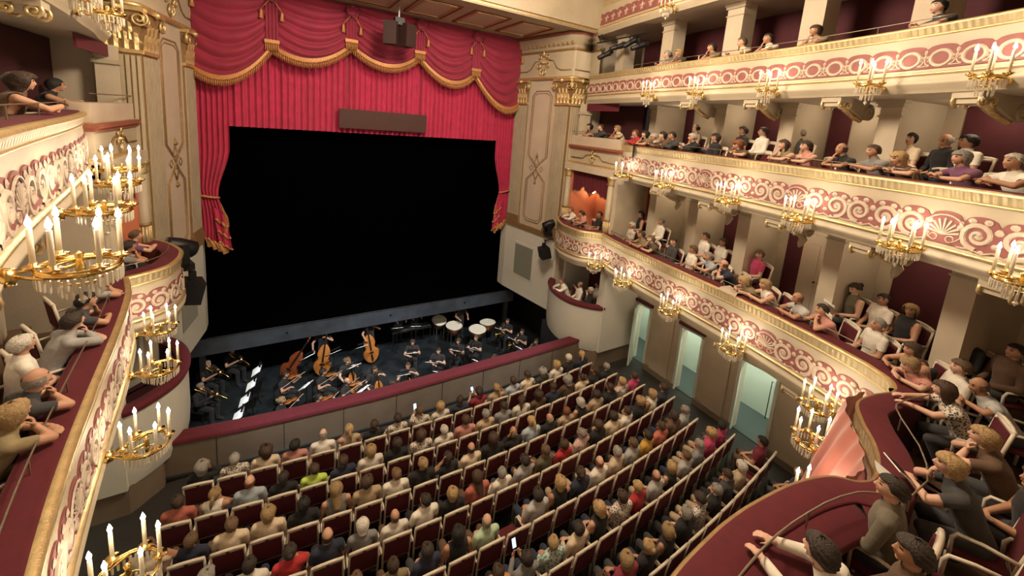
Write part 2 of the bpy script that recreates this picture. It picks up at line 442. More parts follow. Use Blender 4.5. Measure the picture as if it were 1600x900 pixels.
# ---- balconies
LABEL = {1: 'lowest balcony tier with scalloped red frieze, red padded rail and central drape', 2: 'middle balcony tier with scalloped red frieze and scroll ornament',
         3: 'upper balcony tier with a frieze of cream rings on red', 4: 'topmost balcony front with lily frieze at the upper edge'}
BALC = {}
def scallop(path, k, parent, wid=.38, d0=0.0, d1=None):
    pf = PROF[k]; z = ZR[k]; d1 = d1 or path.len; n = max(1, int(round((d1 - d0) / wid))); wid = (d1 - d0) / n; sub = 8
    rows = []
    for i in range(n * sub + 1):
        d = d0 + i * wid / sub; u = ((i % sub) / sub) * 2 - 1
        top = pf['sv'] + (pf['sp'] - pf['sv']) * math.sqrt(max(0, 1 - u * u)); p, nn = path.at(d)
        def q(o, zz): return (p.x + nn.x * o, p.y + nn.y * o, z + zz)
        rows.append([q(.0, top), q(.032, top), q(.046, pf['bb'] + .02), q(.0, pf['bb'])])
    mb = MB(); mb.grid(rows); mb.build('frieze_band', 'frieze_red', parent, fix=False)
    for i in range(n):
        d = d0 + (i + .5) * wid
        p, _ = path.at(d)
        if p.y < -14.6 or (k == 1 and p.y < -13.3 and abs(p.x) < 4.3): continue
        zc = z + (pf['sp'] + pf['bb']) / 2 - .02
        fr = path.frame(d, .040, zc)
        if k in (1, 2):
            if i % 6 == 3: link('palmette_ornament', ORN['palmette'], parent, fr)
            else: link('scroll_ornament', ORN['scroll'], parent, fr @ Matrix.Diagonal((1 if i % 2 else -1, 1, 1, 1)))
        elif k == 3:
            link('ring_ornament', ORN['ring'], parent, fr @ Matrix.Diagonal((1, 1, .95, 1)))
            link('finial_ornament', ORN['finial'], parent, path.frame(d0 + i * wid, .040, zc))
        else: link('lily_ornament', ORN['fleur'], parent, fr)
DK = -.76
def front(path, k, parent, belly=.0, band=(0.0, None), cushion=.30, slim=False):
    pf = PROF[k]; z = ZR[k]
    ew = .4 if slim else 1.0
    sweep(path, [(-cushion, -.06), (-cushion, -.01), (-cushion + .02, .0), (-.03, .0), (-.005, -.012)], 'rail_cushion', 'red_velvet', parent, z0=z)
    sweep(path, [(-.005, -.012), (.035 * ew, -.01), (.075 * ew, -.03), (.078 * ew, -.055)], 'gilt_edge', 'gold_dark' if slim else 'gold', parent, z0=z)
    sweep(path, [(.078 * ew, -.055), (.055 * ew, -.09), (.04 * ew, pf['gb'] + .05), (.02, pf['gb'] + .02)], 'leaf_moulding', 'gold_leaf', parent, z0=z)
    sweep(path, [(.02, pf['gb'] + .02), (.035, pf['gb'] + .01), (.035, pf['gb'] - .005), (.012, pf['gb'] - .012)], 'gilt_bead', 'gold', parent, z0=z)
    sweep(path, [(.012, pf['gb'] - .012), (.018, pf['sv']), (.03, pf['bb']), (.04, pf['bb'] - .03)], 'parapet', 'cream', parent, z0=z)
    sweep(path, [(.04, pf['bb'] - .03), (.075, pf['bb'] - .045), (.075, pf['bb'] - .07), (.045, pf['bb'] - .085)], 'gilt_moulding', 'gold', parent, z0=z)
    sweep(path, [(.045, pf['bb'] - .085), (.05, pf['mb'] + .02), (.08, pf['mb']), (.075, pf['mb'] - .04), (.02, pf['bot'] + .06), (.0, pf['bot'])], 'lower_cornice', 'cream', parent, z0=z)
    sweep(path, [(.0, pf['bot']), (-2.2, pf['bot'])], 'soffit', 'cream_wall', parent, z0=z)
    sweep(path, [(-2.2, DK), (-cushion, DK)], 'deck', 'floor_wood', parent, z0=z)
    sweep(path, [(-cushion, DK), (-cushion, -.06)], 'inner_lining', 'red_panel', parent, z0=z)
    scallop(path, k, parent, d0=band[0], d1=band[1])
def guard(path, z, parent, d0, d1, off=-.16, h=.14):
    pts = []; n = max(2, int((d1 - d0) / .25)); posts = []
    for i in range(n + 1):
        p, nn = path.at(d0 + (d1 - d0) * i / n); q = p + nn * off; pts.append((q.x, q.y, z + h))
        if i % 5 == 0: posts.append(((q.x, q.y, z - .01), (q.x, q.y, z + h)))
    m = MB(); m.tube(pts, .009, 6); o = m.build('guard_rail', 'rail_metal', parent, True); [MB().tube(list(q), .008, 5).build('guard_post', 'rail_metal', o) for q in posts]
for k in (1, 2, 3, 4):
    root = base('balcony', (0, -9, ZB[k]), LABEL[k], 'balcony', 'balcony tiers of the hall')
    if k == 1:   # side arms carry the full gilt cornice, the bowed centre a slimmer one
        cen = [i for i, q in enumerate(PATH1.p) if abs(q.x) < 4.2 and q.y < -13.3]; a_, b_ = cen[0], cen[-1]
        for seg, sl_ in ((PATH1.p[:a_ + 1], False), (PATH1.p[a_:b_ + 1], True), (PATH1.p[b_:], False)): front(Path(seg), k, root, slim=sl_)
    else: front(PATHS[k], k, root, cushion=.30)
    for s in (1, -1):
        if k == 1: front(BOX1[s], k, root)
        dA = PATHS[k].find_y(-5.7, s); dB = PATHS[k].find_y(-13.0, s)
        if k < 4: guard(PATHS[k], ZR[k], root, min(dA, dB), max(dA, dB))
    BALC[k] = root
cl_ = Path([q for q in PATH1.p if abs(q.x) < 1.6 and q.y < -13.4])
sweep(cl_, [(-.30, -.02), (-.56, -.03), (-.58, -.08)], 'rail_ledge', 'red_velvet', BALC[1], z0=ZR[1])
pc = [PATH1.s[i] for i, q in enumerate(PATH1.p) if abs(q.x) < 4.15 and q.y < -13.4]
guard(PATH1, ZR[1], BALC[1], pc[0], pc[-1], off=-.34, h=.16)
for s in (1, -1):
    d0, d1 = (1.2, BOX1[s].len - .1) if s == 1 else (.1, BOX1[s].len - 1.2)
    guard(BOX1[s], ZR[1], BALC[1], d0, d1)
BR_Y = {1: (-8.5, -10.35, -11.95), 2: (-7.32, -9.22, -11.06, -12.68, -14.15), 3: (-8.14, -9.85, -11.66, -13.3)}
for k, ys in BR_Y.items():
    for s in (1, -1):
        for y in ys: put_bracket(BALC[k], PATHS[k], PATHS[k].find_y(y, s), ZB[k], {1: BRK_SHORT, 2: BRK, 3: BRK3}[k])

# ---- walls behind the balconies
def wall_storey(k, z0, z1, part_y, part_n, part_w, red_y, doors=()):
    path = PATHS[k] if k != 1 else PATH2
    o = sweep(path, [(-2.15, 0), (-2.15, z1 - z0)], {1: 'wall_lower_tier', 2: 'wall_middle_tier', 3: 'wall_upper_tier'}[k], 'cream_wall', None, z0=z0)
    o['kind'] = 'structure'
    for s in (1, -1):
        for y in part_y:
            d = path.find_y(y, s); fr = path.frame(d, 0, z0); h = z1 - z0
            dp_ = 2.2 + part_n if k < 3 else part_w; m = MB(); m.box((0, part_n - dp_ / 2, h / 2), (part_w, dp_, h)); pl = m.build('pillar', 'cream_wall', o); pl.matrix_local = fr
            m = MB(); m.box((0, part_n - .02, h - .09), (part_w + .07, .12, .06)); m.box((0, part_n - .02, h - .28), (part_w + .05, .08, .03))
            m.box((0, part_n - .02, h - .03), (part_w + .12, .16, .06))
            m.build('pillar_capital', 'cream', pl)
        for a, b in red_y:
            da, db = path.find_y(a, s), path.find_y(b, s); n = max(2, int(abs(b - a) / .3)); rows = []
            for i in range(n + 1):
                p, nn = path.at(da + (db - da) * i / n)
                rows.append([(p.x + nn.x * q, p.y + nn.y * q, z0 + zz) for q, zz in ((-2.14, .0), (-2.11, .0), (-2.11, h - .02), (-2.14, h - .02))])
            m = MB(); m.grid(rows); m.build('wall_panel', 'red_panel', o, fix=False)
    return o
W1 = wall_storey(1, ZR[1] + DK, ZB[2], (-6.15, -8.0, -9.65, -11.65, -13.45), -1.0, .34, ((-5.4, -5.9), (-7.9, -8.9), (-10.0, -10.35), (-12.05, -13.1), (-13.9, -14.2)))
W2 = wall_storey(2, ZR[2] + DK, ZB[3], (-5.2, -8.3, -10.2, -12.05, -13.85), -1.0, .34, ((-5.8, -6.25), (-8.3, -9.5), (-10.35, -10.8), (-12.4, -13.6)))
W3 = wall_storey(3, ZR[3] + DK, ZB[4], (-4.3, -6.42, -8.75, -10.53, -12.35, -14.0), -.62, .45, ((-3.6, -6.2), (-6.2, -8.6), (-8.6, -10.4), (-10.4, -12.2), (-12.2, -14.1)))
# double door on the lower tier wall
for s in (1, -1):
    d = PATH2.find_y(-10.8, s); fr = PATH2.frame(d, -2.10, ZR[1] + DK)
    m = MB(); m.box((0, 0, 1.05), (.92, .05, 2.1)); dr = m.build('door_leaf', 'panel_pale', W1); dr.matrix_local = fr
    m = MB()
    for a in (-.24, .24):
        for z in (.55, 1.5): m.box((a, .03, z), (.34, .012, .75))
    m.build('door_panel', 'panel_pale', dr)
    m = MB()
    for a in (-.06, .06): m.lathe([(.0, -.03), (.022, -.02), (.022, .02), (0, .03)], 8, (a, .05, 1.0), Matrix.Rotation(PI / 2, 3, 'X'))
    m.build('door_knob', 'black_metal', dr)

# ---- ground: stalls, pit, stage
m = MB(); m.prism([(-9.5, -18), (9.5, -18), (9.5, -5.25), (-9.5, -5.25)], -.25, 0); tag(m.build('floor', 'floor_dark'), kind='structure')
RISE = []
for i in range(9):
    z = .05 * i; y0 = -6.45 - .835 * i; pts = [(x, y0 + .0125 * x * x) for x in [-6.5 + k * .65 for k in range(21)]]
    if i: 
        m = MB(); m.prism(pts[::-1] + [(-6.5, -15.5), (6.5, -15.5)], z - .051, z); tag(m.build('floor_step', 'floor_dark'), kind='structure')
m = MB(); m.prism([(-7.4, -5.26), (7.4, -5.26), (7.4, 3.2), (-7.4, 3.2)], -1.8, -1.6); tag(m.build('floor_orchestra_pit', 'pit_floor'), kind='structure')
m = MB(); m.box((0, 3.1, -.6), (14.6, .1, 2.0)); m.box((-7.3, -1, -.6), (.1, 8.4, 2.4)); m.box((7.3, -1, -.6), (.1, 8.4, 2.4))
tag(m.build('wall_orchestra_pit', 'black_paint'), kind='structure')
# pit parapet
pit_pts = [(q.x, q.y) for q in catmull([(5.7, -5.33), (5.27, -5.39), (3.0, -5.46), (.65, -5.5), (-1.3, -5.52), (-3.96, -5.37), (-5.55, -5.2), (-6.0, -5.13)], 6)]
PITP = Path([(x, y) for x, y in pit_pts])
pr = base('pit_parapet', (0, -5.2, 0), 'curved orchestra pit parapet with red velvet top and brown panelled front', 'parapet')
# normals of this path point to the audience (travelling -x => normal +y), so flip offsets
sweep(PITP, [(-.02, .84), (-.02, .925), (.02, .94), (.30, .94), (.34, .925), (.34, .84)], 'velvet_top', 'red_velvet', pr)
sweep(PITP, [(.0, -.02), (.0, .85)], 'front_panel', 'grey_stucco', pr)
sweep(PITP, [(.32, .85), (.32, -1.6)], 'inner_lining', 'black_paint', pr)
sweep(PITP, [(-.012, .0), (-.02, .02), (-.02, .10), (-.005, .11)], 'skirting', 'floor_dark', pr)
for i in range(1, 9):
    p, nn = PITP.at(PITP.len * i / 9); m = MB(); m.box((p.x - nn.x * .004, p.y - nn.y * .004, .47), (.012, .012, .74)); m.build('panel_joint', 'floor_dark', pr)
# stage
stg = empty('stage', (0, 0, 0)); tag(stg, 'black stage platform with grey front beam above the orchestra pit', 'stage')
m = MB(); m.box((0, 1.6, .50), (13.0, 3.2, .14)); m.build('stage_floor', 'black_cloth', stg)
m = MB(); m.box((0, .02, .26), (12.2, .10, .56)); m.build('front_beam', 'stage_grey', stg)
m = MB(); m.tube([(-5.45, -.05, .575), (5.5, -.05, .575)], .012, 6); m.build('edge_strip', 'black_metal', stg)
for x in (-5.6, 5.75):
    m = MB(); m.box((x, .06, -.65), (.16, .16, 1.9)); m.build('support_post', 'black_paint', stg)
m = MB()
for x in (-3.2, .4, 3.6): m.box((x, -.045, .30), (.07, .03, .05))
m.build('beam_fitting', 'black_metal', stg)
m = MB(); m.box((0, 1.15, 4.27), (12.6, .06, 7.4)); m.box((-6.2, .84, 4.27), (.06, .58, 7.4)); m.box((6.2, .84, 4.27), (.06, .58, 7.4))
tag(m.build('stage_drop', 'black_cloth'), 'black cloth drop closing the stage opening under the curtain', 'backdrop')

# ---- stalls walls with doors
XW = 7.7
DOORS = ((-5.9, -6.5), (-7.8, -8.52), (-9.75, -10.7), (-12.2, -13.0))
for s in (1, -1):
    wl = MB(); ys = [-4.6]
    edges = [-4.9] + [v for d in DOORS for v in d] + [-17.5]
    for i in range(0, len(edges), 2):
        a, b = edges[i], edges[i + 1]; wl.box((s * (XW + .15), (a + b) / 2, 1.8), (.3, a - b, 3.6))
    for a, b in DOORS: wl.box((s * (XW + .15), (a + b) / 2, 2.9), (.3, a - b, 1.4))
    wo = wl.build('wall_right' if s == 1 else 'wall_left', 'cream_wall'); tag(wo, kind='structure')
    for i in range(0, len(edges), 2):   # shallow pilasters on each pier
        a, b = edges[i], edges[i + 1]
        if i == 0 or i == len(edges) - 2: continue
        m = MB(); m.box((s * (XW - .03), (a + b) / 2, 1.78), (.07, (a - b) * .55, 3.56)); m.build('pilaster', 'cream_wall', wo)
        m = MB(); m.box((s * (XW - .04), (a + b) / 2, .09), (.10, (a - b) * .98, .18)); m.build('plinth', 'grey_stucco', wo)
    for a, b in DOORS:
        m = MB()
        for yy in (a + .02, b - .02): m.box((s * XW, yy, 1.1), (.08, .08, 2.2))
        m.box((s * XW, (a + b) / 2, 2.22), (.08, a - b + .12, .08)); m.build('door_frame', 'door_white', wo)
        m = MB(); m.box((s * (XW - .05), (a + b) / 2, 2.33), (.12, a - b + .2, .10)); m.build('door_lintel', 'red_panel', wo)
    m = MB(); m.box((s * (XW + 1.55), -9.5, 1.4), (.1, 11, 2.9)); m.box((s * (XW + .9), -9.5, 2.85), (1.4, 11, .1))
    m.box((s * (XW + .9), -4.2, 1.4), (1.4, .1, 2.9)); m.box((s * (XW + .9), -15, 1.4), (1.4, .1, 2.9))
    tag(m.build('wall_corridor_right' if s == 1 else 'wall_corridor_left', 'corridor'), kind='structure')
    m = MB(); m.box((s * (XW + .9), -9.5, .005), (1.6, 11, .03)); tag(m.build('floor_corridor_right' if s == 1 else 'floor_corridor_left', 'corridor_floor'), kind='structure')
    m = MB(); m.box((s * (XW + .8), -9.2, 2.76), (.12, 9.0, .05)); cl = m.build('corridor_lamp', mat('tube_lamp' + str(s), (1, 1, .9), .5, emit=26, ecol=(.90, 1.0, .88)).name)
    tag(cl, 'strip lamp on the corridor ceiling beyond the %s doors' % ('stalls' if s == 1 else 'opposite'), 'lamp')
# one white door leaf standing open, corridor fittings
dl = empty('door_1', (XW + .02, -5.95, 0), math.radians(-62)); tag(dl, kind='structure')
m = MB(); m.box((.0, -.29, 1.1), (.045, .56, 2.18)); m.build('door_leaf', 'door_white', dl)
m = MB(); m.box((-.03, -.29, 1.6), (.012, .38, .85)); m.build('door_panel', 'corridor', dl)
m = MB(); m.box((-.03, -.29, .6), (.012, .38, .75)); m.build('door_panel', 'corridor', dl)
for i, (y0, y1) in enumerate(((-8.0, -8.35), (-10.0, -10.35))):
    pts = [(XW + 1.4, y0, .0), (XW + 1.4, y0, 1.25), (XW + 1.4, y1, 1.25), (XW + 1.4, y1, .0)]
    hb = empty('handrail', (XW + 1.4, y0, 0)); tag(hb, 'thin black tubular frame behind the %s open doorway' % ('middle' if i == 0 else 'widest'), 'railing', 'corridor railings')
    m = MB(); m.tube([Vector(q) - Vector((XW + 1.4, y0, 0)) for q in pts], .014, 6); m.build('tube_frame', 'black_metal', hb)
m = MB(); m.box((0, -17.5, 4), (19, .3, 8.2)); tag(m.build('wall_back', 'cream_wall'), kind='structure')
m = MB(); m.box((0, -10.3, 15.0), (20, 15, .3)); tag(m.build('ceiling', 'cream'), kind='structure')
m = MB()
for s in (-1, 1): m.box((s * 9.3, -10, 13.2), (.2, 15, 4))
m.box((0, -3.5, 13.4), (14, .3, 3.4)); tag(m.build('wall_upper', 'cream'), kind='structure')
# ================================================================== proscenium
def TR(s):
    A = Vector((5.5, 0.0)); B = Vector((6.02, -3.0)); d = (B - A).normalized(); nn = Vector((d.y, -d.x))
    def T(u, z, n=0.0):
        q = A + d * u + nn * n; return (s * q.x, q.y, z)
    return T
def TF(s):    # face of the corner pilaster turned to the audience
    def T(u, z, n=0.0): return (s * (6.02 + u), -3.0 - n, z)
    return T
def slab(mb, T, u0, u1, z0, z1, n0, n1):
    mb.hexa([T(u0, z0, n0), T(u1, z0, n0), T(u1, z0, n1), T(u0, z0, n1), T(u0, z1, n0), T(u1, z1, n0), T(u1, z1, n1), T(u0, z1, n1)])
def leaf(mb, T, u, z, w, h, n0):
    rows = []
    for i in range(6):
        t = i / 5; ww = w / 2 * (.60 + .40 * math.sin(PI * min(1, t * 1.15))) * (1 - .7 * t ** 5) * (1.0 if i % 2 == 0 else .78)
        out = n0 + .02 + .09 * t ** 3; zz = z + h * (t if t < .9 else .86)
        rows.append([T(u - ww, zz - .02 * h, out - .02), T(u - ww * .4, zz, out + .01), T(u, zz + .01 * h, out + .025), T(u + ww * .4, zz, out + .01), T(u + ww, zz - .02 * h, out - .02)])
    mb.grid(rows)
def pilaster(parent, T, u0, u1, z0, z1, n, ridges):
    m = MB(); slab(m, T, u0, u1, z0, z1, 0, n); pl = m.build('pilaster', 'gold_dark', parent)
    p = (u1 - u0) / ridges
    for i in range(ridges):
        m = MB(); a = u0 + p * (i + .18); slab(m, T, a, a + p * .64, z0 + .02, z1 - .05, n - .005, n + .028); m.build('fluting_ridge', 'cream', pl)
    m = MB(); slab(m, T, u0 - .03, u1 + .03, z0 - .16, z0 + .02, 0, n + .05); slab(m, T, u0 - .05, u1 + .05, z0 - .34, z0 - .14, 0, n + .07); m.build('pilaster_base', 'gold_dark', pl)
    return pl
def capital(parent, T, u0, u1, z0, z1, n, nl=4):
    h = z1 - z0; w = u1 - u0
    m = MB(); m.hexa([T(u0, z0, 0), T(u1, z0, 0), T(u1, z0, n), T(u0, z0, n), T(u0 - .05, z1, 0), T(u1 + .05, z1, 0), T(u1 + .05, z1, n + .10), T(u0 - .05, z1, n + .10)])
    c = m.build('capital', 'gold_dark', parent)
    m = MB(); slab(m, T, u0 - .03, u1 + .03, z0 - .06, z0 + .02, 0, n + .035); slab(m, T, u0 - .10, u1 + .10, z1 - .09, z1, 0, n + .16); m.build('abacus', 'gold', c)
    for i in range(nl):
        m = MB(); leaf(m, T, u0 + w * (i + .5) / nl, z0 + .02, w / nl * 1.35, h * .48, n); m.build('acanthus_leaf', 'gold', c)
    for i in range(nl - 1):
        m = MB(); leaf(m, T, u0 + w * (i + 1) / nl, z0 + h * .24, w / nl * 1.3, h * .48, n + .015); m.build('acanthus_leaf', 'gold', c)
    for e, sg in ((u0 + .02, -1), (u1 - .02, 1)):
        m = MB(); m.tube([T(e + sg * .04 + q[0], z1 - .24 + q[1], n + .11) for q in spiral_pts((0, 0), .17 if w > .5 else .13, 1.7, 22, sgn=-sg, a0=PI / 2)], .026, 6)
        m.build('volute', 'gold', c, True)
    m = MB(); blob_pts = []
    m.lathe([(0, -.08), (.07, -.04), (.08, .03), (0, .09)], 8, T((u0 + u1) / 2, z1 - .06, n + .16)); m.build('flower', 'gold', c, True)
    return c
def cartouche(parent, T, u, z, sc, n):
    m = MB(); m.lathe([(0, -.03), (.14 * sc, -.02), (.17 * sc, .02), (0, .06)], 10, T(u, z, n), None)
    c = m.build('cartouche', 'gold', parent, True)
    m = MB()
    for sg in (-1, 1):
        m.tube([T(u + sg * (.10 + q[0]) * sc, z + (.24 + q[1]) * sc, n + .02) for q in spiral_pts((.1, 0), .13, 1.5, 16, sgn=sg, a0=PI)], .028 * sc, 6)
        m.tube([T(u + sg * (.12 + q[0]) * sc, z + (-.10 + q[1]) * sc, n + .02) for q in spiral_pts((.12, 0), .12, 1.5, 16, sgn=-sg, a0=PI)], .028 * sc, 6)
        m.tube([T(u + sg * .08 * sc, z - .2 * sc, n + .02), T(u + sg * .18 * sc, z - .35 * sc, n + .03), T(u + sg * .05 * sc, z - .46 * sc, n + .02)], .024 * sc, 6)
    m.tube([T(u, z + .25 * sc, n + .02), T(u, z + .5 * sc, n + .04)], [.06 * sc, .015 * sc], 8)
    m.tube([T(u, z - .25 * sc, n + .02), T(u, z - .55 * sc, n + .03)], [.05 * sc, .01 * sc], 8)
    m.build('scrollwork', 'gold', c, True)
    return c
def frame_tube(parent, T, pts, r, n, m_='gold_dark', closed=True, name='panel_moulding'):
    m = MB(); m.tube([T(u, z, n) for u, z in pts], r, 5, closed=closed, cap=not closed); return m.build(name, m_, parent, True)
for s in (1, -1):
    side = 'right' if s == 1 else 'left'
    T, F = TR(s), TF(s)
    m = MB(); poly = [(5.5, 0), (6.02, -3.0), (6.72, -3.0), (6.72, -3.25), (9.3, -3.25), (9.3, .45), (5.5, .45)]
    m.prism([(s * x, y) for x, y in poly], 3.9, 11.62)
    pw = m.build('wall_proscenium_' + side, 'cream_wall'); tag(pw, kind='structure')
    m = MB(); poly = [(5.46, .05), (5.99, -3.05), (6.3, -3.35), (9.3, -3.35), (9.3, .5), (5.46, .5)]
    m.prism([(s * x, y) for x, y in poly], .83, 3.9); lw = m.build('wall_lower_' + side, 'white_paint'); tag(lw, kind='structure')
    # ventilation grille in the white lower wall
    m = MB(); slab(m, T, .60, 1.90, 1.60, 3.16, .02, .055); fr = m.build('grille_frame', 'white_paint', lw)
    m = MB(); slab(m, T, .70, 1.80, 1.70, 3.06, .05, .062); gp = m.build('grille_backing', 'grille', lw)
    m = MB()
    for i in range(28): slab(m, T, .71 + i * .039, .722 + i * .039, 1.70, 3.06, .06, .07)
    for i in range(34): slab(m, T, .70, 1.80, 1.71 + i * .04, 1.722 + i * .04, .06, .072)
    tag(m.build('grille_mesh', 'grille_wire', gp), kind='stuff')
    m = MB(); slab(m, T, .0, 3.05, 3.78, 3.98, .0, .10); m.build('string_course', 'gold_dark', lw)
    # pilasters and capitals
    pilaster(pw, T, .02, .72, 4.28, 9.02, .05, 8); capital(pw, T, .04, .70, 9.08, 9.98, .06, 4)
    pilaster(pw, T, 2.30, 3.02, 4.28, 9.02, .05, 8); capital(pw, T, 2.32, 3.03, 9.08, 9.98, .06, 4)
    pilaster(pw, F, -.05, .62, 4.28, 9.02, .06, 7); capital(pw, F, -.04, .62, 9.08, 9.98, .07, 4)
    m = MB(); slab(m, T, .84, 2.22, 4.05, 9.75, .0, .012); pn = m.build('recess_panel', 'panel_pale', pw)
    a, b = .98, 2.08
    def pan(z0, z1, k):
        return [(a + k, z0 + .25), (a + k + .2, z0 + k), (b - k - .2, z0 + k), (b - k, z0 + .25), (b - k, z1 - .25), (b - k - .2, z1 - k), (a + k + .2, z1 - k), (a + k, z1 - .25)]
    mid = (a + b) / 2
    for k, r in ((0, .022), (.09, .014)):
        frame_tube(pn, T, [(a + k, 6.95), (a + k, 9.35), (a + k + .2, 9.55 - k), (b - k - .2, 9.55 - k), (b - k, 9.35), (b - k, 6.95), (mid, 6.5 + k)], r, .02)
        frame_tube(pn, T, [(a + k, 5.95), (a + k, 4.4), (a + k + .2, 4.2 + k), (b - k - .2, 4.2 + k), (b - k, 4.4), (b - k, 5.95), (mid, 6.42 - k)], r, .02)
    for sg in (-1, 1):
        frame_tube(pn, T, [(mid + sg * .02, 6.9), (mid + sg * .16, 6.62), (mid - sg * .0, 6.45), (mid - sg * .16, 6.28), (mid - sg * .02, 6.0)], .018, .03, closed=False, name='knot_ornament')
        frame_tube(pn, T, [(mid + sg * .18, 6.45), (mid + sg * .29, 6.56), (mid + sg * .40, 6.45), (mid + sg * .29, 6.34)], .012, .03, name='lozenge_ornament')
    for zz in (6.98, 5.88):
        m = MB(); m.lathe([(0, -.10), (.07, -.03), (.03, .05), (0, .14)], 6, T(mid, zz, .03)); m.build('bud_ornament', 'gold_dark', pn)
    # entablature
    EP = Path([(5.5, .02), (5.76, -1.5), (6.01, -2.96), (6.06, -3.0), (6.72, -3.0), (6.76, -3.06), (6.76, -3.6)] if s == 1 else
              [(-6.76, -3.6), (-6.76, -3.06), (-6.72, -3.0), (-6.06, -3.0), (-6.01, -2.96), (-5.76, -1.5), (-5.5, .02)])
    sweep(EP, [(.0, 9.98), (.14, 9.99), (.15, 10.06), (.05, 10.10)], 'gilt_astragal', 'gold', pw)
    sweep(EP, [(.05, 10.10), (.06, 10.62), (.05, 11.0)], 'architrave', 'cream', pw)
    sweep(EP, [(.05, 11.0), (.10, 11.02), (.11, 11.08), (.06, 11.10)], 'cornice_line', 'gold_dark', pw)
    sweep(EP, [(.06, 11.10), (.09, 11.24), (.20, 11.30), (.22, 11.40), (.30, 11.46), (.32, 11.60)], 'cornice', 'cream', pw)
    sweep(EP, [(.325, 11.50), (.33, 11.56), (.33, 11.62)], 'cornice_line', 'cap_red', pw)
    for i in range(13):
        u = .12 + i * .235; m = MB(); slab(m, T, u, u + .10, 11.22, 11.34, .08, .20); m.build('modillion', 'gold', pw)
    cartouche(pw, T, 1.5, 10.62, 1.0, .08)
    for sg in (-1, 1):
        pts = [(1.5 + sg * .25, 10.72), (1.5 + sg * .5, 10.70), (1.5 + sg * .72, 10.42), (1.5 + sg * .95, 10.32), (1.5 + sg * 1.45, 10.32)]
        frame_tube(pw, T, pts, .022, .07, closed=False, name='swag_moulding')
    frame_tube(pw, F, [(.0, 10.32), (.7, 10.32)], .022, .07, closed=False, name='swag_moulding')

    # ---------------- proscenium boxes
    M2 = lambda pts: [(s * x, y) for x, y in pts]
    # lower box: white rounded body
    lb = [(q.x, q.y) for q in catmull([(5.95, -2.95), (5.66, -3.22), (5.41, -3.72), (5.28, -4.33), (5.33, -4.95), (5.57, -5.4), (5.89, -5.74), (6.14, -5.84)], 5)]
    bx = base('theatre_box', (s * 6, -4.4, .55), 'white rounded %s box beneath the lowest balcony, beside the orchestra pit' % ('far' if s == 1 else 'near'), 'theatre box', 'boxes beside the pit')
    m = MB(); n = len(lb); rows = []
    for z, k in ((2.16, 0), (1.6, .0), (1.1, .0), (.75, .03), (.58, .07)):
        rows.append([(s * (x + k * .8), y + (k * .5 if y < -4.3 else -k * .3), z) for x, y in lb])
    m.grid(rows); m.build('box_body', 'white_paint', bx, True, fix=False)
    lp = Path(lb if s == 1 else [(-x, y) for x, y in lb[::-1]])
    sweep(lp, [(.03, 2.14), (.05, 2.18), (.05, 2.24), (.03, 2.26), (-.20, 2.26), (-.22, 2.22)], 'velvet_rail', 'red_velvet', bx)
    sweep(lp, [(-.2, 2.24), (-.2, 1.4), (-1.6, 1.4)], 'box_lining', 'maroon', bx)
    m = MB(); m.prism(M2([(7.6, -3.3), (7.7, -3.3), (7.7, -5.8), (7.6, -5.8)]), 1.4, 3.6); m.build('back_wall', 'red_panel', bx)
    m = MB(); m.prism(M2([(5.62, -5.35), (6.05, -5.80), (7.7, -5.84), (7.7, -5.05), (5.62, -5.05)]), 0, .60); tag(m.build('wall_dado_' + side, 'grey_stucco'), kind='structure')
    m = MB(); m.prism(M2([(5.7, -2.95), (7.2, -2.95), (7.2, -5.0), (5.7, -5.0)]), -1.6, .5); tag(m.build('wall_box_base_' + side, 'black_paint'), kind='structure')
    m = MB(); m.prism(M2([(6.05, -5.55), (6.05, -5.87), (7.7, -5.87), (7.7, -5.55)]), .58, 3.55); tag(m.build('wall_box_end_' + side, 'white_paint'), kind='structure')
    m = MB(); m.prism(M2([(6.0, -2.98), (6.25, -2.98), (6.25, -3.3), (6.0, -3.3)]), 1.4, 3.6)
    tag(m.build('wall_pier_' + side, 'cream_wall'), kind='structure')
    # lower balcony box: columns, drape, salmon wall, sconce
    m = MB(); m.prism(M2([(7.45, -2.9), (7.6, -2.9), (7.6, -5.9), (7.45, -5.9)]), 3.95, 6.95); bwl = m.build('wall_box_' + side, 'salmon_wall'); tag(bwl, kind='structure')
    m = MB(); m.prism(M2([(6.05, -5.68), (6.05, -5.84), (7.6, -5.84), (7.6, -5.68)]), 3.95, 6.95); m.build('partition', 'cream_wall', bwl)
    m = MB(); m.prism(M2([(5.98, -3.02), (7.6, -3.02), (7.6, -5.84), (5.98, -5.84)]), 6.68, 6.92); m.build('box_ceiling', 'cream_wall', bwl)
    for y in (-3.22, -5.5):
        co = base('column', (s * 6.10, y, 3.95), 'slender %s column with fluted foot and gilt capital on the %s lower balcony box' % ('stage-side' if y > -4 else 'audience-side', 'far' if s == 1 else 'near'), 'column', 'box columns')
        c0 = (s * 6.10, y, 0)
        m = MB(); m.lathe([(.125, 4.5), (.115, 5.2), (.105, 6.40)], 16, c0); m.build('shaft', 'cream', co, True)
        m = MB()
        for k in range(12):
            a = 2 * PI * k / 12; m.tube([(c0[0] + .118 * math.cos(a), y + .118 * math.sin(a), 4.62), (c0[0] + .114 * math.cos(a), y + .114 * math.sin(a), 5.2)], .018, 5)
        m.build('fluting', 'gold', co, True)
        m = MB(); m.lathe([(.13, 5.2), (.145, 5.22), (.145, 5.26), (.12, 5.28)], 16, c0); m.build('shaft_ring', 'gold_dark', co, True)
        m = MB(); m.lathe([(.17, 3.95), (.17, 4.3), (.15, 4.4), (.13, 4.5)], 16, c0); m.build('column_base', 'cream', co, True)
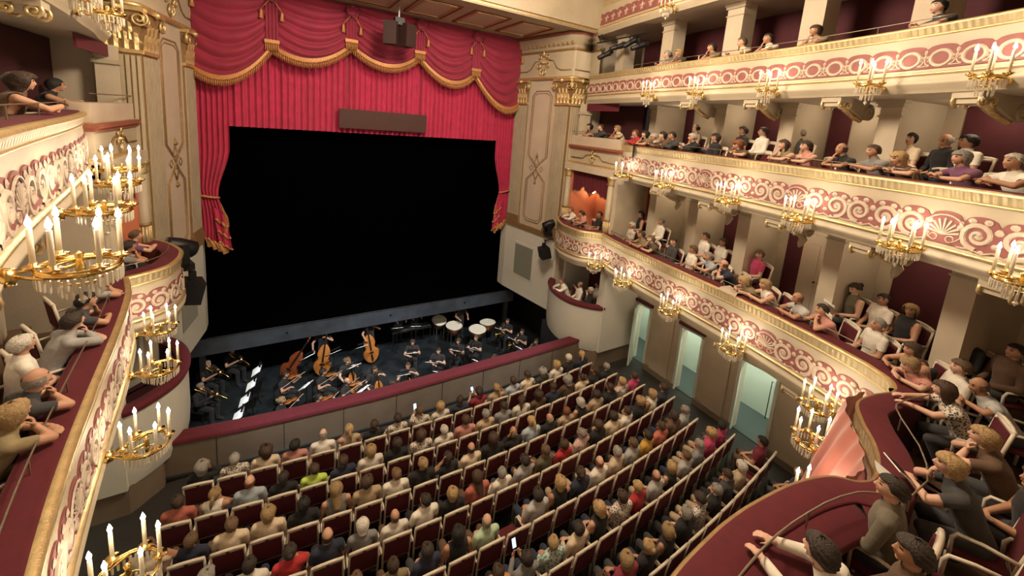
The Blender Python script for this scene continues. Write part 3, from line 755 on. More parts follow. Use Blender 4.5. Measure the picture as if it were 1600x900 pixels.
        m = MB(); m.lathe([(.105, 6.40), (.15, 6.44), (.12, 6.5), (.16, 6.64), (.19, 6.70)], 12, c0); m.build('gilt_capital', 'gold', co, True)
    # drape in the box opening
    dr = base('box_drape', (s * 6.2, -4.4, 5.9), 'dark red swagged drape in the opening of the %s lower balcony box' % ('far' if s == 1 else 'near'), 'curtain', 'box drapes')
    rows = []
    for j in range(7):
        t = j / 6; r = []
        for i in range(41):
            u = i / 40; y = -3.36 - u * 2.0; drop = .55 + .22 * abs(math.sin(u * PI * 3)) + .25 * max(0, abs(u - .5) * 2 - .75) * 4
            r.append((s * (6.18 + .03 * math.sin(u * 60) * (.3 + t)), y, 6.68 - t * drop))
        rows.append(r)
    m = MB(); m.grid(rows); m.build('drape_cloth', 'red_velvet', dr, True, fix=False)
    m = MB(); m.tube([rows[6][i] for i in range(41)], .018, 5); m.build('drape_trim', 'gold_dark', dr, True)
    m = MB(); m.prism(M2([(6.15, -3.30), (7.45, -3.30), (7.45, -3.40), (6.15, -3.40)]), 4.0, 6.68); m.build('side_panel', 'salmon_wall', bwl)
    sc_ = base('wall_sconce', (s * 7.08, -3.42, 5.7), 'lit glass wall sconce inside the %s lower balcony box' % ('far' if s == 1 else 'near'), 'lamp', 'box sconces')
    m = MB(); m.lathe([(.0, -.16), (.09, -.10), (.12, .02), (.09, .13), (.0, .16)], 12, (s * 7.08, -3.58, 5.93)); m.build('glass_shade', 'sconce_glass', sc_, True)
    m = MB(); m.tube([(s * 7.08, -3.41, 5.72), (s * 7.08, -3.52, 5.70), (s * 7.08, -3.58, 5.78)], .018, 6); m.lathe([(.07, -.02), (.07, .02)], 10, (s * 7.08, -3.42, 5.72), Matrix.Rotation(PI / 2, 3, 'X')); m.build('sconce_arm', 'brass', sc_, True)
    light('sconce_light', 'POINT', (s * 7.0, -3.85, 5.95), 14, (1, .66, .36), shadow_soft_size=.12)
    # block of the middle balcony between pilaster and balcony front
    bb = base('box_parapet', (s * 6.05, -4.4, 6.92), 'straight cream box parapet with gilt cartouche on the %s middle balcony' % ('far' if s == 1 else 'near'), 'parapet', 'middle balcony box parapets')
    B = (lambda s: (lambda u, z, n=0.0: (s * (6.14 - n), -3.05 - u, z)))(s)
    m = MB(); slab(m, B, 0, 2.6, 6.92, 7.62, -.25, .0); m.build('parapet_block', 'cream', bb)
    m = MB(); slab(m, B, -.02, 2.55, 7.62, 7.94, -.28, -.03); m.build('top_slab', 'panel_pale', bb)
    m = MB(); slab(m, B, -.05, 2.66, 7.52, 7.60, -.1, .09); slab(m, B, -.05, 2.64, 7.46, 7.52, -.1, .05); m.build('parapet_cornice', 'cap_red', bb)
    m = MB(); slab(m, B, .0, 2.64, 6.92, 7.0, -.2, .04); m.build('parapet_foot', 'gold', bb)
    cartouche(bb, B, 1.35, 7.26, .48, .02)
    for sg in (-1, 1): frame_tube(bb, B, [(1.35 + sg * .16, 7.32), (1.35 + sg * .32, 7.30), (1.35 + sg * .5, 7.16), (1.35 + sg * 1.15, 7.14)], .02, .02, closed=False, name='swag_moulding')
    m = MB(); slab(m, B, -.2, 2.8, 6.95, 6.97, -2.0, -.2); m.build('box_deck', 'floor_wood', bb)
    m = MB(); m.tube([B(u, 8.1, -.05) for u in (0, 1.2, 2.5)], .012, 6); gr = m.build('guard_rail', 'rail_metal', bb)
    m = MB(); m.prism(M2([(7.3, -3.2), (7.45, -3.2), (7.45, -5.4), (7.3, -5.4)]), 6.97, 9.1); bw2 = m.build('wall_middle_box_' + side, 'maroon'); tag(bw2, kind='structure')
    m = MB(); m.prism(M2([(6.3, -3.25), (6.62, -3.25), (6.62, -3.5), (6.3, -3.5)]), 6.97, 9.1); m.build('pillar', 'cream_wall', bw2)
    m = MB(); m.prism(M2([(6.26, -3.2), (6.66, -3.2), (6.66, -3.55), (6.26, -3.55)]), 8.72, 8.8); m.build('pillar_capital', 'cream', bw2)
    m = MB(); m.prism(M2([(6.4, -3.5), (6.44, -3.5), (6.44, -5.1), (6.4, -5.1)]), 8.86, 9.1); m.build('pelmet', 'red_velvet', bw2)

# ---- coffered proscenium ceiling
m = MB(); m.box((0, -1.5, 11.72), (12.4, 4.0, .16)); cw = m.build('ceiling_proscenium', 'cream'); tag(cw, kind='structure')
m = MB(); m.box((0, -3.46, 11.9), (13.6, .14, .62)); m.build('fascia_beam', 'cream', cw)
BT = lambda u, z, n=0.0: (u, -3.535 - n, z)
for x0 in (-6.2, -2.0, 2.2):
    frame_tube(cw, BT, [(x0, 11.78), (x0 + 3.9, 11.78), (x0 + 3.9, 12.12), (x0, 12.12)], .018, .0, 'gold')
for x0 in (-4.1, .1, 4.2, 6.2): cartouche(cw, BT, x0, 11.95, .34, .01)
m = MB(); m.box((0, -3.54, 11.66), (13.6, .05, .08)); m.build('fascia_line', 'gold', cw)
for i in range(6):
    x0 = -5.15 + i * 1.75
    for (y0, y1) in ((-.75, -2.75),):
        m = MB(); xa, xb = x0 + .22, x0 + 1.52
        m.tube([(xa, y0, 11.63), (xb, y0, 11.63), (xb, y1, 11.63), (xa, y1, 11.63)], .035, 4, closed=True); cf = m.build('coffer_frame', 'cap_red', cw)
        m = MB(); m.tube([(xa + .13, y0 - .13, 11.63), (xb - .13, y0 - .13, 11.63), (xb - .13, y1 + .13, 11.63), (xa + .13, y1 + .13, 11.63)], .028, 4, closed=True); m.build('coffer_bead', 'gold', cf)
        m = MB(); m.box(((xa + xb) / 2, (y0 + y1) / 2, 11.637), (.9, 1.6, .01)); m.build('coffer_panel', 'panel_pale', cf)

# ================================================================== house curtain
cur = base('house_curtain', (0, .2, 3.6), 'crimson house curtain with five gold-fringed swags, pleated valance and tied side drapes', 'curtain')
rng = random.Random(4)
def pleats(x0, x1, z0, z1, y, pitch, amp, name, seed=0, nz=5):
    n = int((x1 - x0) / pitch * 8); rr = random.Random(seed); ph = [rr.uniform(-.9, .9) for _ in range(400)]
    rows = []
    for j in range(nz):
        t = j / (nz - 1); r = []
        for i in range(n + 1):
            x = x0 + (x1 - x0) * i / n; k = x / pitch
            a = amp * (.75 + .35 * ph[int(k) % 400]) * math.sin(2 * PI * k + ph[int(k / 3) % 400] * .8) + .02 * math.sin(k * 1.7 + t * 2)
            r.append((x, y + a, z1 + (z0 - z1) * t))
        rows.append(r)
    m = MB(); m.grid(rows); return m.build(name, 'curtain', cur, True, fix=False)
pleats(-5.55, 5.55, 7.40, 10.9, .34, .185, .095, 'pleated_valance', 3)
def side_drape(s):
    rows = []; nz = 30; n = 90
    for j in range(nz + 1):
        z = 10.6 - (10.6 - 3.55) * j / nz
        if z > 5.2:
            t = min(1, (z - 5.2) / 1.6); e = t * t * (3 - 2 * t); xi = 4.98 - .30 * e if z > 5.2 else 0; xo = 5.56
            xi = 5.02 - .34 * e
        else:
            t = (5.2 - z) / 1.6; xi = 5.02 - .10 * math.sin(min(t, 1) * PI) - .10 * t; xo = 5.5 - .05 * t
        r = []
        for i in range(n + 1):
            u = i / n; x = xo + (xi - xo) * u; am = .055 if z > 5.6 else .04
            r.append((s * x, .18 + am * math.sin(u * 2 * PI * 6.5 + .6 * math.sin(z * 1.1)) - .03 * (z < 5.2), z + (.35 * (1 - u) * ((5.2 - z) / 1.6 if z < 5.2 else 0)) + (.07 * math.sin(u * 26) * max(0, (5.2 - z) / 1.6))))
        rows.append(r)
    m = MB(); m.grid(rows); m.build('side_drape', 'curtain', cur, True, fix=False)
    m = MB(); m.tube([(s * (5.0 + .28 * (1 + math.cos(a))) , .16 - .13 * math.sin(a), 5.22 + .06 * math.cos(a)) for a in [k * PI / 12 for k in range(13)]], .035, 6); m.build('tie_cord', 'fringe_gold', cur, True)
    edge = [Vector(rows[j][n]) for j in range(nz + 1) if rows[j][n][2] < 5.1] + [Vector(rows[nz][i]) for i in range(n, -1, -4)]
    a = MB(); rr = []
    for i, q in enumerate(edge):
        wv = .06 * math.sin(i * 1.15); rr.append([(q.x + s * .02, q.y - .09, q.z + .06), (q.x - s * (.03 + wv * .4), q.y - .11, q.z - .02), (q.x - s * (.08 + wv), q.y - .10 - wv, q.z - .20)])
    a.grid(rr); a.build('drape_fringe', 'fringe_gold', cur, True, fix=False)
    for k in range(3):
        z = 4.9 - k * .38; x = 4.98 - .04 * k; rows2 = []
        for j in range(5):
            rows2.append([(s * (x + .18 - .34 * i / 10 - .05 * j / 4), .07 - .05 * math.sin(i * 1.2 + k), z - .10 * j - .03 * i + .05 * math.sin(i * 1.5)) for i in range(11)])
        m = MB(); m.grid(rows2); m.build('ruffle', 'curtain', cur, True, fix=False)
        m = MB(); m.tube([Vector(q) + Vector((0, -.02, -.01)) for q in rows2[4]], .035, 5); m.build('ruffle_fringe', 'fringe_gold', cur, True)
for s in (1, -1): side_drape(s)
JX = [-5.52, -3.5, -1.22, 1.11, 3.37, 5.52]; JZ = [9.05, 9.90, 10.30, 10.30, 9.98, 9.02]; LOWZ = [8.86, 9.62, 9.78, 9.52, 8.84]
def swag_z(i, u, v):
    zt = 11.62; e0, e1 = JZ[i], JZ[i + 1]; ze = e0 * (1 - u) + e1 * u
    if i == 0: ze = e0 * (1 - u) ** 1.0 + e1 * u
    sag = (e0 + e1) / 2 - LOWZ[i]
    zb = ze - sag * 4 * u * (1 - u) * (1.0)
    sagv = 4 * u * (1 - u) * 1.5 * v * (1 - v) * (1 - .3 * v)
    return zt + (zb - zt) * v - sagv
for i in range(5):
    rows = []; nu, nv = 40, 64
    for j in range(nv + 1):
        v = j / nv; r = []
        for k in range(nu + 1):
            u = k / nu; x = JX[i] + (JX[i + 1] - JX[i]) * u
            f = math.sin(PI * u) ** .6
            r.append((x, -.06 - .12 * f - .17 * f * abs(math.sin(PI * 6.5 * v ** .85 + .45 * math.sin(3 * u + i))) ** .8, swag_z(i, u, v)))
        rows.append(r)
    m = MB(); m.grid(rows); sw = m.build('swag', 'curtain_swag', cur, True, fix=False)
    bot = rows[-1]
    m = MB(); m.grid([[(x, y - .03, z + .10) for x, y, z in bot], [(x, y - .045, z + .03) for x, y, z in bot], [(x, y - .035, z - .03) for x, y, z in bot]]); m.build('gold_braid', 'fringe_gold', sw, True, fix=False)
    fr = MB(); L_ = 0; nb = 46
    for k in range(nb):
        u = (k + .5) / nb; x = JX[i] + (JX[i + 1] - JX[i]) * u; z = swag_z(i, u, 1); f = math.sin(PI * u) ** .6
        y = -.06 - .12 * f - .17 * f * abs(math.sin(PI * 6.5 + .45 * math.sin(3 * u + i))) ** .8 - .035
        fr.tube([(x, y, z - .02), (x, y - .008, z - .10), (x, y, z - .21)], [.010, .018, .012], 5)
    tag(fr.build('bullion_fringe', 'fringe_gold', sw, True), kind='stuff')
for i in range(1, 5):
    x, z = JX[i], JZ[i]
    rows = [[(x - .17 + .34 * k / 16, -.20 - .05 * math.sin(k * PI / 2.2), 11.4 + (z + .12 - 11.4) * t) for k in range(17)] for t in (0, .5, 1)]
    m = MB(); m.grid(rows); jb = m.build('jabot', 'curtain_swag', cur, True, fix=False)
    m = MB(); m.box((x, -.24, z + .16), (.40, .05, .10)); m.build('gold_braid', 'fringe_gold', jb)
    fr = MB()
    for k in range(8): fr.tube([(x - .17 + k * .048, -.25, z + .10), (x - .17 + k * .048, -.26, z - .12)], [.022, .016], 5)
    tag(fr.build('bullion_fringe', 'fringe_gold', jb, True), kind='stuff')
    m = MB(); m.lathe([(0, -.12), (.14, -.10), (.20, 0), (.14, .10), (0, .12)], 10, (x, -.26, 11.38), Matrix.Rotation(PI / 2, 3, 'X'))
    for k in range(8):
        a = 2 * PI * k / 8; m.lathe([(0, -.05), (.07, 0), (0, .06)], 6, (x + .15 * math.cos(a), -.34, 11.38 + .15 * math.sin(a)))
    m.build('rosette', 'curtain_swag', cur, True)
    for sg in (-1, 1):
        m = MB(); m.lathe([(0, -.19), (.065, -.18), (.04, -.02), (.045, .03), (.02, .08), (0, .09)], 8, (x + sg * .27, -.30, 10.86)); ts = m.build('tassel', 'fringe_gold', cur, True)
        m = MB(); m.tube([(x, -.30, 11.30), (x + sg * .16, -.32, 11.10), (x + sg * .27, -.30, 10.94)], .014, 5); m.build('tassel_cord', 'fringe_gold', ts, True)
for x in (-5.4, 5.42):
    m = MB(); m.lathe([(0, -.19), (.065, -.18), (.04, -.02), (.045, .03), (.02, .08), (0, .09)], 8, (x, -.28, 10.86)); m.build('tassel', 'fringe_gold', cur, True)
# surtitle board and loudspeaker cluster
sb = base('surtitle_board', (0, -.12, 7.56), 'long blank brown surtitle board hanging before the pleated curtain', 'sign board')
m = MB(); m.box((0, .1, 7.90), (3.10, .10, .66)); m.build('board_case', 'board_brown', sb)
m = MB(); m.box((0, .045, 7.90), (2.98, .01, .56)); m.build('display_face', 'board_brown', sb)
for x in (-1.3, 1.3):
    m = MB(); m.tube([(x, .1, 8.2), (x, .1, 11.5)], .008, 5); m.build('hanging_wire', 'black_metal', sb)
sp = base('loudspeaker', (.0, -1.5, 10.3), 'pair of brown loudspeaker cabinets hanging from the proscenium ceiling', 'speaker')
for sg in (-1, 1):
    m = MB(); m.box((sg * .25, -1.5, 10.70), (.40, .42, .70), Matrix.Rotation(sg * .45, 3, 'Z')); cb = m.build('cabinet', 'speaker', sp)
    m = MB(); m.box((sg * .25 + sg * -.09 * 0 + math.sin(sg * .45) * .215, -1.5 - math.cos(.45) * .215, 10.70), (.34, .01, .62), Matrix.Rotation(sg * .45, 3, 'Z')); m.build('cabinet_grille', 'speaker', cb)
m = MB(); m.box((0, -1.46, 11.1), (.30, .26, .22)); m.build('yoke', 'black_metal', sp)
m = MB(); m.tube([(0, -1.45, 11.2), (0, -1.45, 11.64)], .035, 8); m.build('hanging_pole', 'steel', sp)
# ================================================================== candelabra
def candelabrum_proto(nc, R, small=False):
    """arm root at origin on the balcony front, y towards the hall; ring centre at y = R + .12"""
    P = {}
    cy = R + .14
    m = MB(); m.lathe([(.0, -.05), (.06, -.05), (.07, 0), (.05, .05), (0, .06)], 10, (0, .01, -.02), Matrix.Rotation(PI / 2, 3, 'X'))
    m.tube([(0, 0, 0), (0, cy * .35, -.05), (0, cy * .7, -.01), (0, cy, .02)], .014, 6)
    for sg in (-1, 1): m.tube([(sg * .02, .02, 0), (sg * R * .6, cy * .5, -.02), (sg * R * .95, cy, .0)], .010, 6)
    P['arm'] = m.mesh('arm', 'brass', True)
    m = MB(); m.tube([(R * math.cos(2 * PI * k / 24), cy + R * math.sin(2 * PI * k / 24), 0) for k in range(24)], .012, 6, closed=True)
    rows = []
    for k in range(25):
        a = 2 * PI * k / 24; rows.append([(q * math.cos(a), cy + q * math.sin(a), z) for q, z in ((R * .985, -.02), (R * 1.01, -.02), (R * 1.01, .03), (R * .985, .03))])
    m.grid(rows, closed=True)
    P['ring'] = m.mesh('ring', 'brass', True)
    m = MB()
    for a, r0 in ((R, .0), (R * .5, -.10)):
        n = int(2 * PI * a / .042)
        for k in range(n):
            t = 2 * PI * k / n; m.lathe([(.0, -.13), (.010, -.115), (.012, -.03), (.0, -.02)], 4, (a * math.cos(t), cy + a * math.sin(t), r0))
    m.lathe([(0, -.30), (.03, -.26), (.0, -.22)], 6, (0, cy, 0))
    P['crystal_fringe'] = m.mesh('crystal_fringe', 'crystal')
    m = MB(); m.lathe([(.0, -.12), (.02, -.1), (.03, .0), (.018, .05), (.03, .10), (0, .12)], 8, (0, cy, 0)); m.tube([(R * .5 * math.cos(2 * PI * k / 16), cy + R * .5 * math.sin(2 * PI * k / 16), -.10) for k in range(16)], .008, 5, closed=True)
    P['hub'] = m.mesh('hub', 'brass', True)
    m = MB(); m.lathe([(.012, -.03), (.05, .0), (.056, .012), (.02, .012), (.022, .035), (.0, .035)], 12); P['_pan'] = m.mesh('drip_pan', 'brass', True)
    m = MB(); m.lathe([(.0165, .0), (.0165, .255), (.010, .262)], 10); P['_candle'] = m.mesh('candle', 'candle', True)
    m = MB(); m.lathe([(.0, -.008), (.015, .010), (.019, .028), (.010, .058), (.0, .085)], 8); P['_flame'] = m.mesh('flame', 'flame', True)
    P['nc'] = nc; P['R'] = R; P['cy'] = cy
    return P
CP6 = candelabrum_proto(6, .225); CP3 = candelabrum_proto(4, .16)
def candelabrum(path, y, side, z, proto, label, group, power, n0=.07):
    fr = path.frame(path.find_y(y, side), n0, z)
    o = empty('candelabrum'); o.matrix_basis = fr; tag(o, label, 'candelabrum', group)
    for k in ('arm', 'ring', 'crystal_fringe', 'hub'):
        c = link(k, proto[k], o)
        if k == 'crystal_fringe': c['kind'] = 'stuff'
    nc, R, cy = proto['nc'], proto['R'], proto['cy']
    for i in range(nc):
        a = 2 * PI * (i + .5) / nc + (.0 if nc == 6 else .3)
        mx = Matrix.Translation((R * math.cos(a), cy + R * math.sin(a), .03 + .02 * (i % 2)))
        pn = link('drip_pan', proto['_pan'], o, mx)
        c = link('candle', proto['_candle'], o, mx @ Matrix.Translation((0, 0, .03))); link('flame', proto['_flame'], c, Matrix.Translation((0, 0, .27)))
    d = bpy.data.lights.new('candle_light', 'POINT'); d.energy = power; d.color = WARM; d.shadow_soft_size = .20
    l = bpy.data.objects.new('candle_light', d); COL.objects.link(l); l.matrix_basis = fr @ Matrix.Translation((0, cy, .46))
    return o
CAND_W = 5
NAMES = {1: 'lowest', 2: 'middle', 3: 'upper'}
CY = {1: (-6.05, -7.35, -9.25, -11.06, -12.72), 2: (-6.49, -8.28, -10.11, -11.9, -13.36, -14.4), 3: (-7.07, -8.82, -10.64, -12.33, -13.79)}
CZ = {1: 4.15 - .33, 2: 7.18 - .33, 3: 9.55 - .33}
for k in (1, 2, 3):
    for s in (1, -1):
        for i, y in enumerate(CY[k] if (k, s) != (2, -1) else (-5.95, -7.4, -9.15, -11.1)):
            if s == -1 and (y < -12.8 or k == 3 and y < -11): continue
            candelabrum(PATHS[k], y, s, CZ[k], CP6 if k < 3 else CP3,
                        'gilt crystal candelabrum with lit candles on the %s balcony, %s side, %s from the stage' % (NAMES[k], 'right' if s == 1 else 'left', ORD[i]),
                        'candelabra on the balcony fronts', CAND_W if k < 3 else CAND_W * .6)
candelabrum(PATH4, -7.3, 1, 11.55, CP3, 'gilt crystal candelabrum on the topmost balcony at the upper picture edge', 'candelabra on the balcony fronts', CAND_W * .6)
def on_path_x(path, x):
    best = min(range(len(path.p)), key=lambda i: abs(path.p[i].x - x) + (0 if path.p[i].y < -13 else 9)); return path.p[best].y, path.s[best]
for x, w_ in ((3.35, 'upper'), (2.25, 'lower')):
    _, d = on_path_x(PATH1, x); fr = PATH1.frame(d, .07, CZ[1] + (.0 if w_ == 'upper' else -.02))
    o = candelabrum(PATH1, -13.0, 1, CZ[1], CP6, 'gilt crystal candelabrum with lit candles %s the pink drape of the centre box' % ('above' if w_ == 'upper' else 'in front of'), 'candelabra on the balcony fronts', CAND_W)
    o.matrix_basis = fr
    bpy.data.objects[[q.name for q in COL.objects if q.name.startswith('candle_light')][-1]].matrix_basis = fr @ Matrix.Translation((0, CP6['cy'], .46))
# unseen ring of bulbs added above the view to carry the overhead fill
ch = base('fill_chandelier', (0, -9, 12.4), 'unseen ring of bulbs added overhead to fill the hall with light', 'fill_chandelier')
m = MB(); m.tube([(1.1 * math.cos(2 * PI * k / 32), -9 + 1.1 * math.sin(2 * PI * k / 32), 12.8) for k in range(32)], .05, 8, closed=True); m.build('ring', 'brass', ch, True)
m = MB(); m.tube([(0, -9, 14.85), (0, -9, 13.6)], .03, 8); m.build('chain', 'brass', ch)
m = MB()
for k in range(24):
    a = 2 * PI * k / 24; m.lathe([(0, 0), (.035, .04), (.03, .09), (0, .12)], 8, (1.1 * math.cos(a), -9 + 1.1 * math.sin(a), 12.86))
tag(m.build('bulbs', 'sconce_glass', ch, True), kind='stuff')
# ================================================================== people: bodies built from jointed volumes, fused into one surface
def capsule(p, q, r0, r1, n=12):
    p, q = Vector(p), Vector(q); d = q - p; L_ = d.length or 1e-4; t = d / L_
    u = t.orthogonal().normalized(); v = t.cross(u); vs = []; prof = []
    for k in range(4): a = -PI / 2 + k * PI / 8; prof.append((r0 * math.cos(a), r0 * math.sin(a)))
    prof.append((r0, 0)); prof.append((r1, L_))
    for k in range(1, 5): a = k * PI / 8; prof.append((r1 * math.cos(a), L_ + r1 * math.sin(a)))
    for r, h in prof:
        r = max(r, 1e-4)
        for k in range(n): vs.append(p + t * h + r * (math.cos(2 * PI * k / n) * u + math.sin(2 * PI * k / n) * v))
    fs = []; m = len(prof)
    for i in range(m - 1):
        for k in range(n): fs.append((i * n + k, i * n + (k + 1) % n, (i + 1) * n + (k + 1) % n, (i + 1) * n + k))
    fs.append(tuple(range(n))[::-1]); fs.append(tuple((m - 1) * n + k for k in range(n)))
    return vs, fs
def ellipsoid(c, r, mx=None, nu=14, nv=10):
    vs = []; fs = []
    for j in range(nv + 1):
        a = -PI / 2 + PI * j / nv; rr = max(math.cos(a), 1e-3)
        for k in range(nu):
            q = Vector((r[0] * rr * math.cos(2 * PI * k / nu), r[1] * rr * math.sin(2 * PI * k / nu), r[2] * math.sin(a)))
            if mx is not None: q = mx @ q
            vs.append(q + Vector(c))
    for j in range(nv):
        for k in range(nu): fs.append((j * nu + k, j * nu + (k + 1) % nu, (j + 1) * nu + (k + 1) % nu, (j + 1) * nu + k))
    fs.append(tuple(range(nu))[::-1]); fs.append(tuple(nv * nu + k for k in range(nu)))
    return vs, fs
def hand(mb, wrist, d, side, up, curl, sgn):
    """palm with four unequal bent fingers and a thumb from the side of the palm. d finger direction, up back of hand"""
    d = d.normalized(); up = (up - d * up.dot(d)).normalized(); sd = d.cross(up) * sgn
    mx = Matrix((sd, d, up)).transposed()
    mb.add(*ellipsoid(wrist + d * .045, (.040, .052, .018), mx, 10, 8))
    kn = wrist + d * .085
    for i, (o, L_) in enumerate(((-.030, .066), (-.010, .076), (.010, .070), (.030, .054))):
        p = kn + sd * o; ang = curl * .6; c = p
        for k, fr in enumerate((.45, .32, .23)):
            ang += curl * .55 if k else 0
            dd = d * math.cos(ang) - up * math.sin(ang); q = c + dd * L_ * fr
            mb.add(*capsule(c, q, .0088 - .0008 * k, .0082 - .0010 * k, 8)); c = q
    t0 = wrist + d * .025 - sd * .030; t1 = t0 - sd * .028 + d * .030 - up * .012; t2 = t1 + d * .030 - up * .012 * (1 + curl)
    mb.add(*capsule(t0, t1, .013, .0105, 8)); mb.add(*capsule(t1, t2, .0105, .008, 8))
def head(mb, c, mx):
    R_ = mx.to_3x3()
    def at(x, y, z): return c + R_ @ Vector((x, y, z))
    vs, fs = ellipsoid((0, 0, 0), (.076, .096, .112), None, 24, 18)
    out = []
    for q in vs:
        x, y, z = q
        if z < 0:
            k = -z / .112; x *= 1 - .28 * k * k; y = y * (1 - .18 * k) + .012 * k
        if y > .05 and -.01 < z < .035 and .018 < abs(x) < .05: y -= .010
        if y < 0: y *= 1.04
        out.append(c + R_ @ Vector((x, y, z)))
    mb.add(out, fs)
    mb.add(*capsule(at(0, .088, .018), at(0, .108, -.018), .009, .013, 8))
    mb.add(*capsule(at(-.014, .098, -.022), at(.014, .098, -.022), .009, .009, 8))
    for s in (-1, 1):
        mb.add(*ellipsoid(at(s * .078, -.005, -.002), (.010, .020, .032), R_, 8, 6))
        mb.add(*capsule(at(s * .022, .082, .035), at(s * .046, .072, .032), .009, .008, 8))
    mb.add(*capsule(at(-.018, .089, -.052), at(.018, .089, -.052), .010, .010, 8))
    mb.add(*capsule(at(-.012, .074, -.088), at(.012, .074, -.088), .014, .014, 8))
VAR = {}
def make_person(name, J, voxel=.013, hands=True):
    """J: joints. Returns meshes: body, shirts (three sleeve lengths), trousers, and head matrix"""
    mb = MB(); bones = []
    def cap(a, b, r0, r1, reg):
        mb.add(*capsule(J[a], J[b], r0, r1)); bones.append((Vector(J[a]), Vector(J[b]), r0, r1, reg))
    pel, wai, che, nec = (Vector(J[k]) for k in ('pelvis', 'waist', 'chest', 'neck'))
    xs = Vector(J.get('side', (1, 0, 0)))
    secs = [(pel - (wai - pel).normalized() * .10, .12, .09), (pel, .168, .125), (wai, .148, .108), (che, .172, .122), (che + (nec - che) * .55, .165, .100), (nec - (nec - che).normalized() * .035, .085, .070), (nec + (nec - che).normalized() * .03, .055, .055)]
    rows = []
    for i, (c, rx, ry) in enumerate(secs):
        a = secs[max(i - 1, 0)][0]; b = secs[min(i + 1, len(secs) - 1)][0]; t = (b - a).normalized(); f = t.cross(xs).normalized() * -1; x_ = f.cross(t).normalized()
        rows.append([c + x_ * rx * math.cos(2 * PI * k / 20) + f * ry * math.sin(2 * PI * k / 20) for k in range(20)])
    o = len(mb.v); mb.grid(rows, closed=True); n = len(rows)
    mb.f.append(tuple(o + k for k in range(20))[::-1]); mb.f.append(tuple(o + (n - 1) * 20 + k for k in range(20)))
    bones += [(pel, wai, .14, .125, 'hip'), (wai, che, .125, .14, 'torso'), (che, nec, .14, .07, 'torso'), (nec, Vector(J['head']), .05, .055, 'neck')]
    hm = J['hm']; hc = Vector(J['head'])
    mb.add(*capsule(nec, hc - Vector((0, 0, .03)), .056, .052)); head(mb, hc, hm)
    bones.append((hc - Vector((0, 0, .04)), hc + Vector((0, 0, .04)), .09, .09, 'head'))
    for s, k in ((-1, 'L'), (1, 'R')):
        J['sh' + k] = J['sh' + k]
        cap('sh' + k, 'el' + k, .056, .044, 'uparm' + k); cap('el' + k, 'wr' + k, .043, .030, 'foarm' + k)
        mb.add(*capsule(Vector(J['sh' + k]), che + (nec - che) * .5, .055, .085)); bones.append((Vector(J['sh' + k]), che + (nec - che) * .5, .055, .08, 'torso'))
        d = Vector(J.get('hd' + k, Vector(J['wr' + k]) - Vector(J['el' + k]))); up = Vector(J.get('hu' + k, (0, 0, 1)))
        if hands: hand(mb, Vector(J['wr' + k]), d, None, up, J.get('curl' + k, .5), s)
        else: mb.add(*ellipsoid(Vector(J['wr' + k]) + d.normalized() * .07, (.035, .035, .05)))
        bones.append((Vector(J['wr' + k]) + d.normalized() * .02, Vector(J['wr' + k]) + d.normalized() * .16, .03, .03, 'hand'))
        cap('hip' + k, 'kn' + k, .085, .060, 'leg'); cap('kn' + k, 'an' + k, .056, .036, 'leg'); cap('an' + k, 'to' + k, .040, .032, 'foot')
    me = mb.mesh('person_' + name, None, fix=False)
    ob = bpy.data.objects.new('tmp', me); COL.objects.link(ob)
    rm = ob.modifiers.new('r', 'REMESH'); rm.mode = 'VOXEL'; rm.voxel_size = voxel
    sm = ob.modifiers.new('s', 'SMOOTH'); sm.factor = .5; sm.iterations = 3
    dg = bpy.context.evaluated_depsgraph_get(); ev = ob.evaluated_get(dg); bm_ = bpy.data.meshes.new_from_object(ev)
    bpy.data.objects.remove(ob)
    nv = len(bm_.vertices); co = np.empty(nv * 3); bm_.vertices.foreach_get('co', co); co = co.reshape(-1, 3)
    nr = np.empty(nv * 3); bm_.vertices.foreach_get('normal', nr); nr = nr.reshape(-1, 3)
    best = np.full(nv, 9.0); reg = np.zeros(nv, int); tt = np.zeros(nv); regs = []
    for i, (a, b, r0, r1, rg) in enumerate(bones):
        regs.append(rg); A, B = np.array(a), np.array(b); d = B - A; t = np.clip(((co - A) @ d) / (d @ d + 1e-9), 0, 1)
        dist = np.linalg.norm(co - (A + t[:, None] * d), axis=1) - (r0 + (r1 - r0) * t)
        k = dist < best; best[k] = dist[k]; reg[k] = i; tt[k] = t[k]
    rname = np.array(regs)[reg]
    faces = [tuple(p.vertices) for p in bm_.polygons]
    def sub(mask, off, nm, m_):
        keep = [f for f in faces if all(mask[i] for i in f)]
        ids = {}; vs = []; fs = []
        for f in keep:
            q = []
            for i in f:
                if i not in ids: ids[i] = len(vs); vs.append(tuple(co[i] + nr[i] * off))
                q.append(ids[i])
            fs.append(q)
        mm = bpy.data.meshes.new(nm); mm.from_pydata(vs, [], fs); mm.materials.append(MATS[m_])
        mm.polygons.foreach_set('use_smooth', [True] * len(mm.polygons)); return mm
    up_ = np.char.startswith(rname, 'uparm'); fo = np.char.startswith(rname, 'foarm')
    tor = (rname == 'torso'); off = max(.009, voxel * .8)
    H_ = np.array(hc); Rm = np.array(hm.to_3x3()); loc = (co - H_) @ Rm     # head local coords
    V = dict(
        short=sub(tor | (up_ & (tt < .62)) | ((rname == 'hip') & (tt > .15)), off, 'shirt_' + name, 'cloth'),
        long=sub(tor | up_ | (fo & (tt < .93)) | ((rname == 'hip') & (tt > .15)), off, 'shirt_long_' + name, 'cloth'),
        none=sub((tor & (np.abs(loc[:, 0]) < .16)) | ((rname == 'hip') & (tt > .15)), off, 'shirt_sleeveless_' + name, 'cloth'),
        trousers=sub((rname == 'leg') | ((rname == 'hip') & (tt < .45)) | (rname == 'foot'), off * .9, 'trousers_' + name, 'cloth'), hm=Matrix.Translation(hc) @ hm.to_4x4())
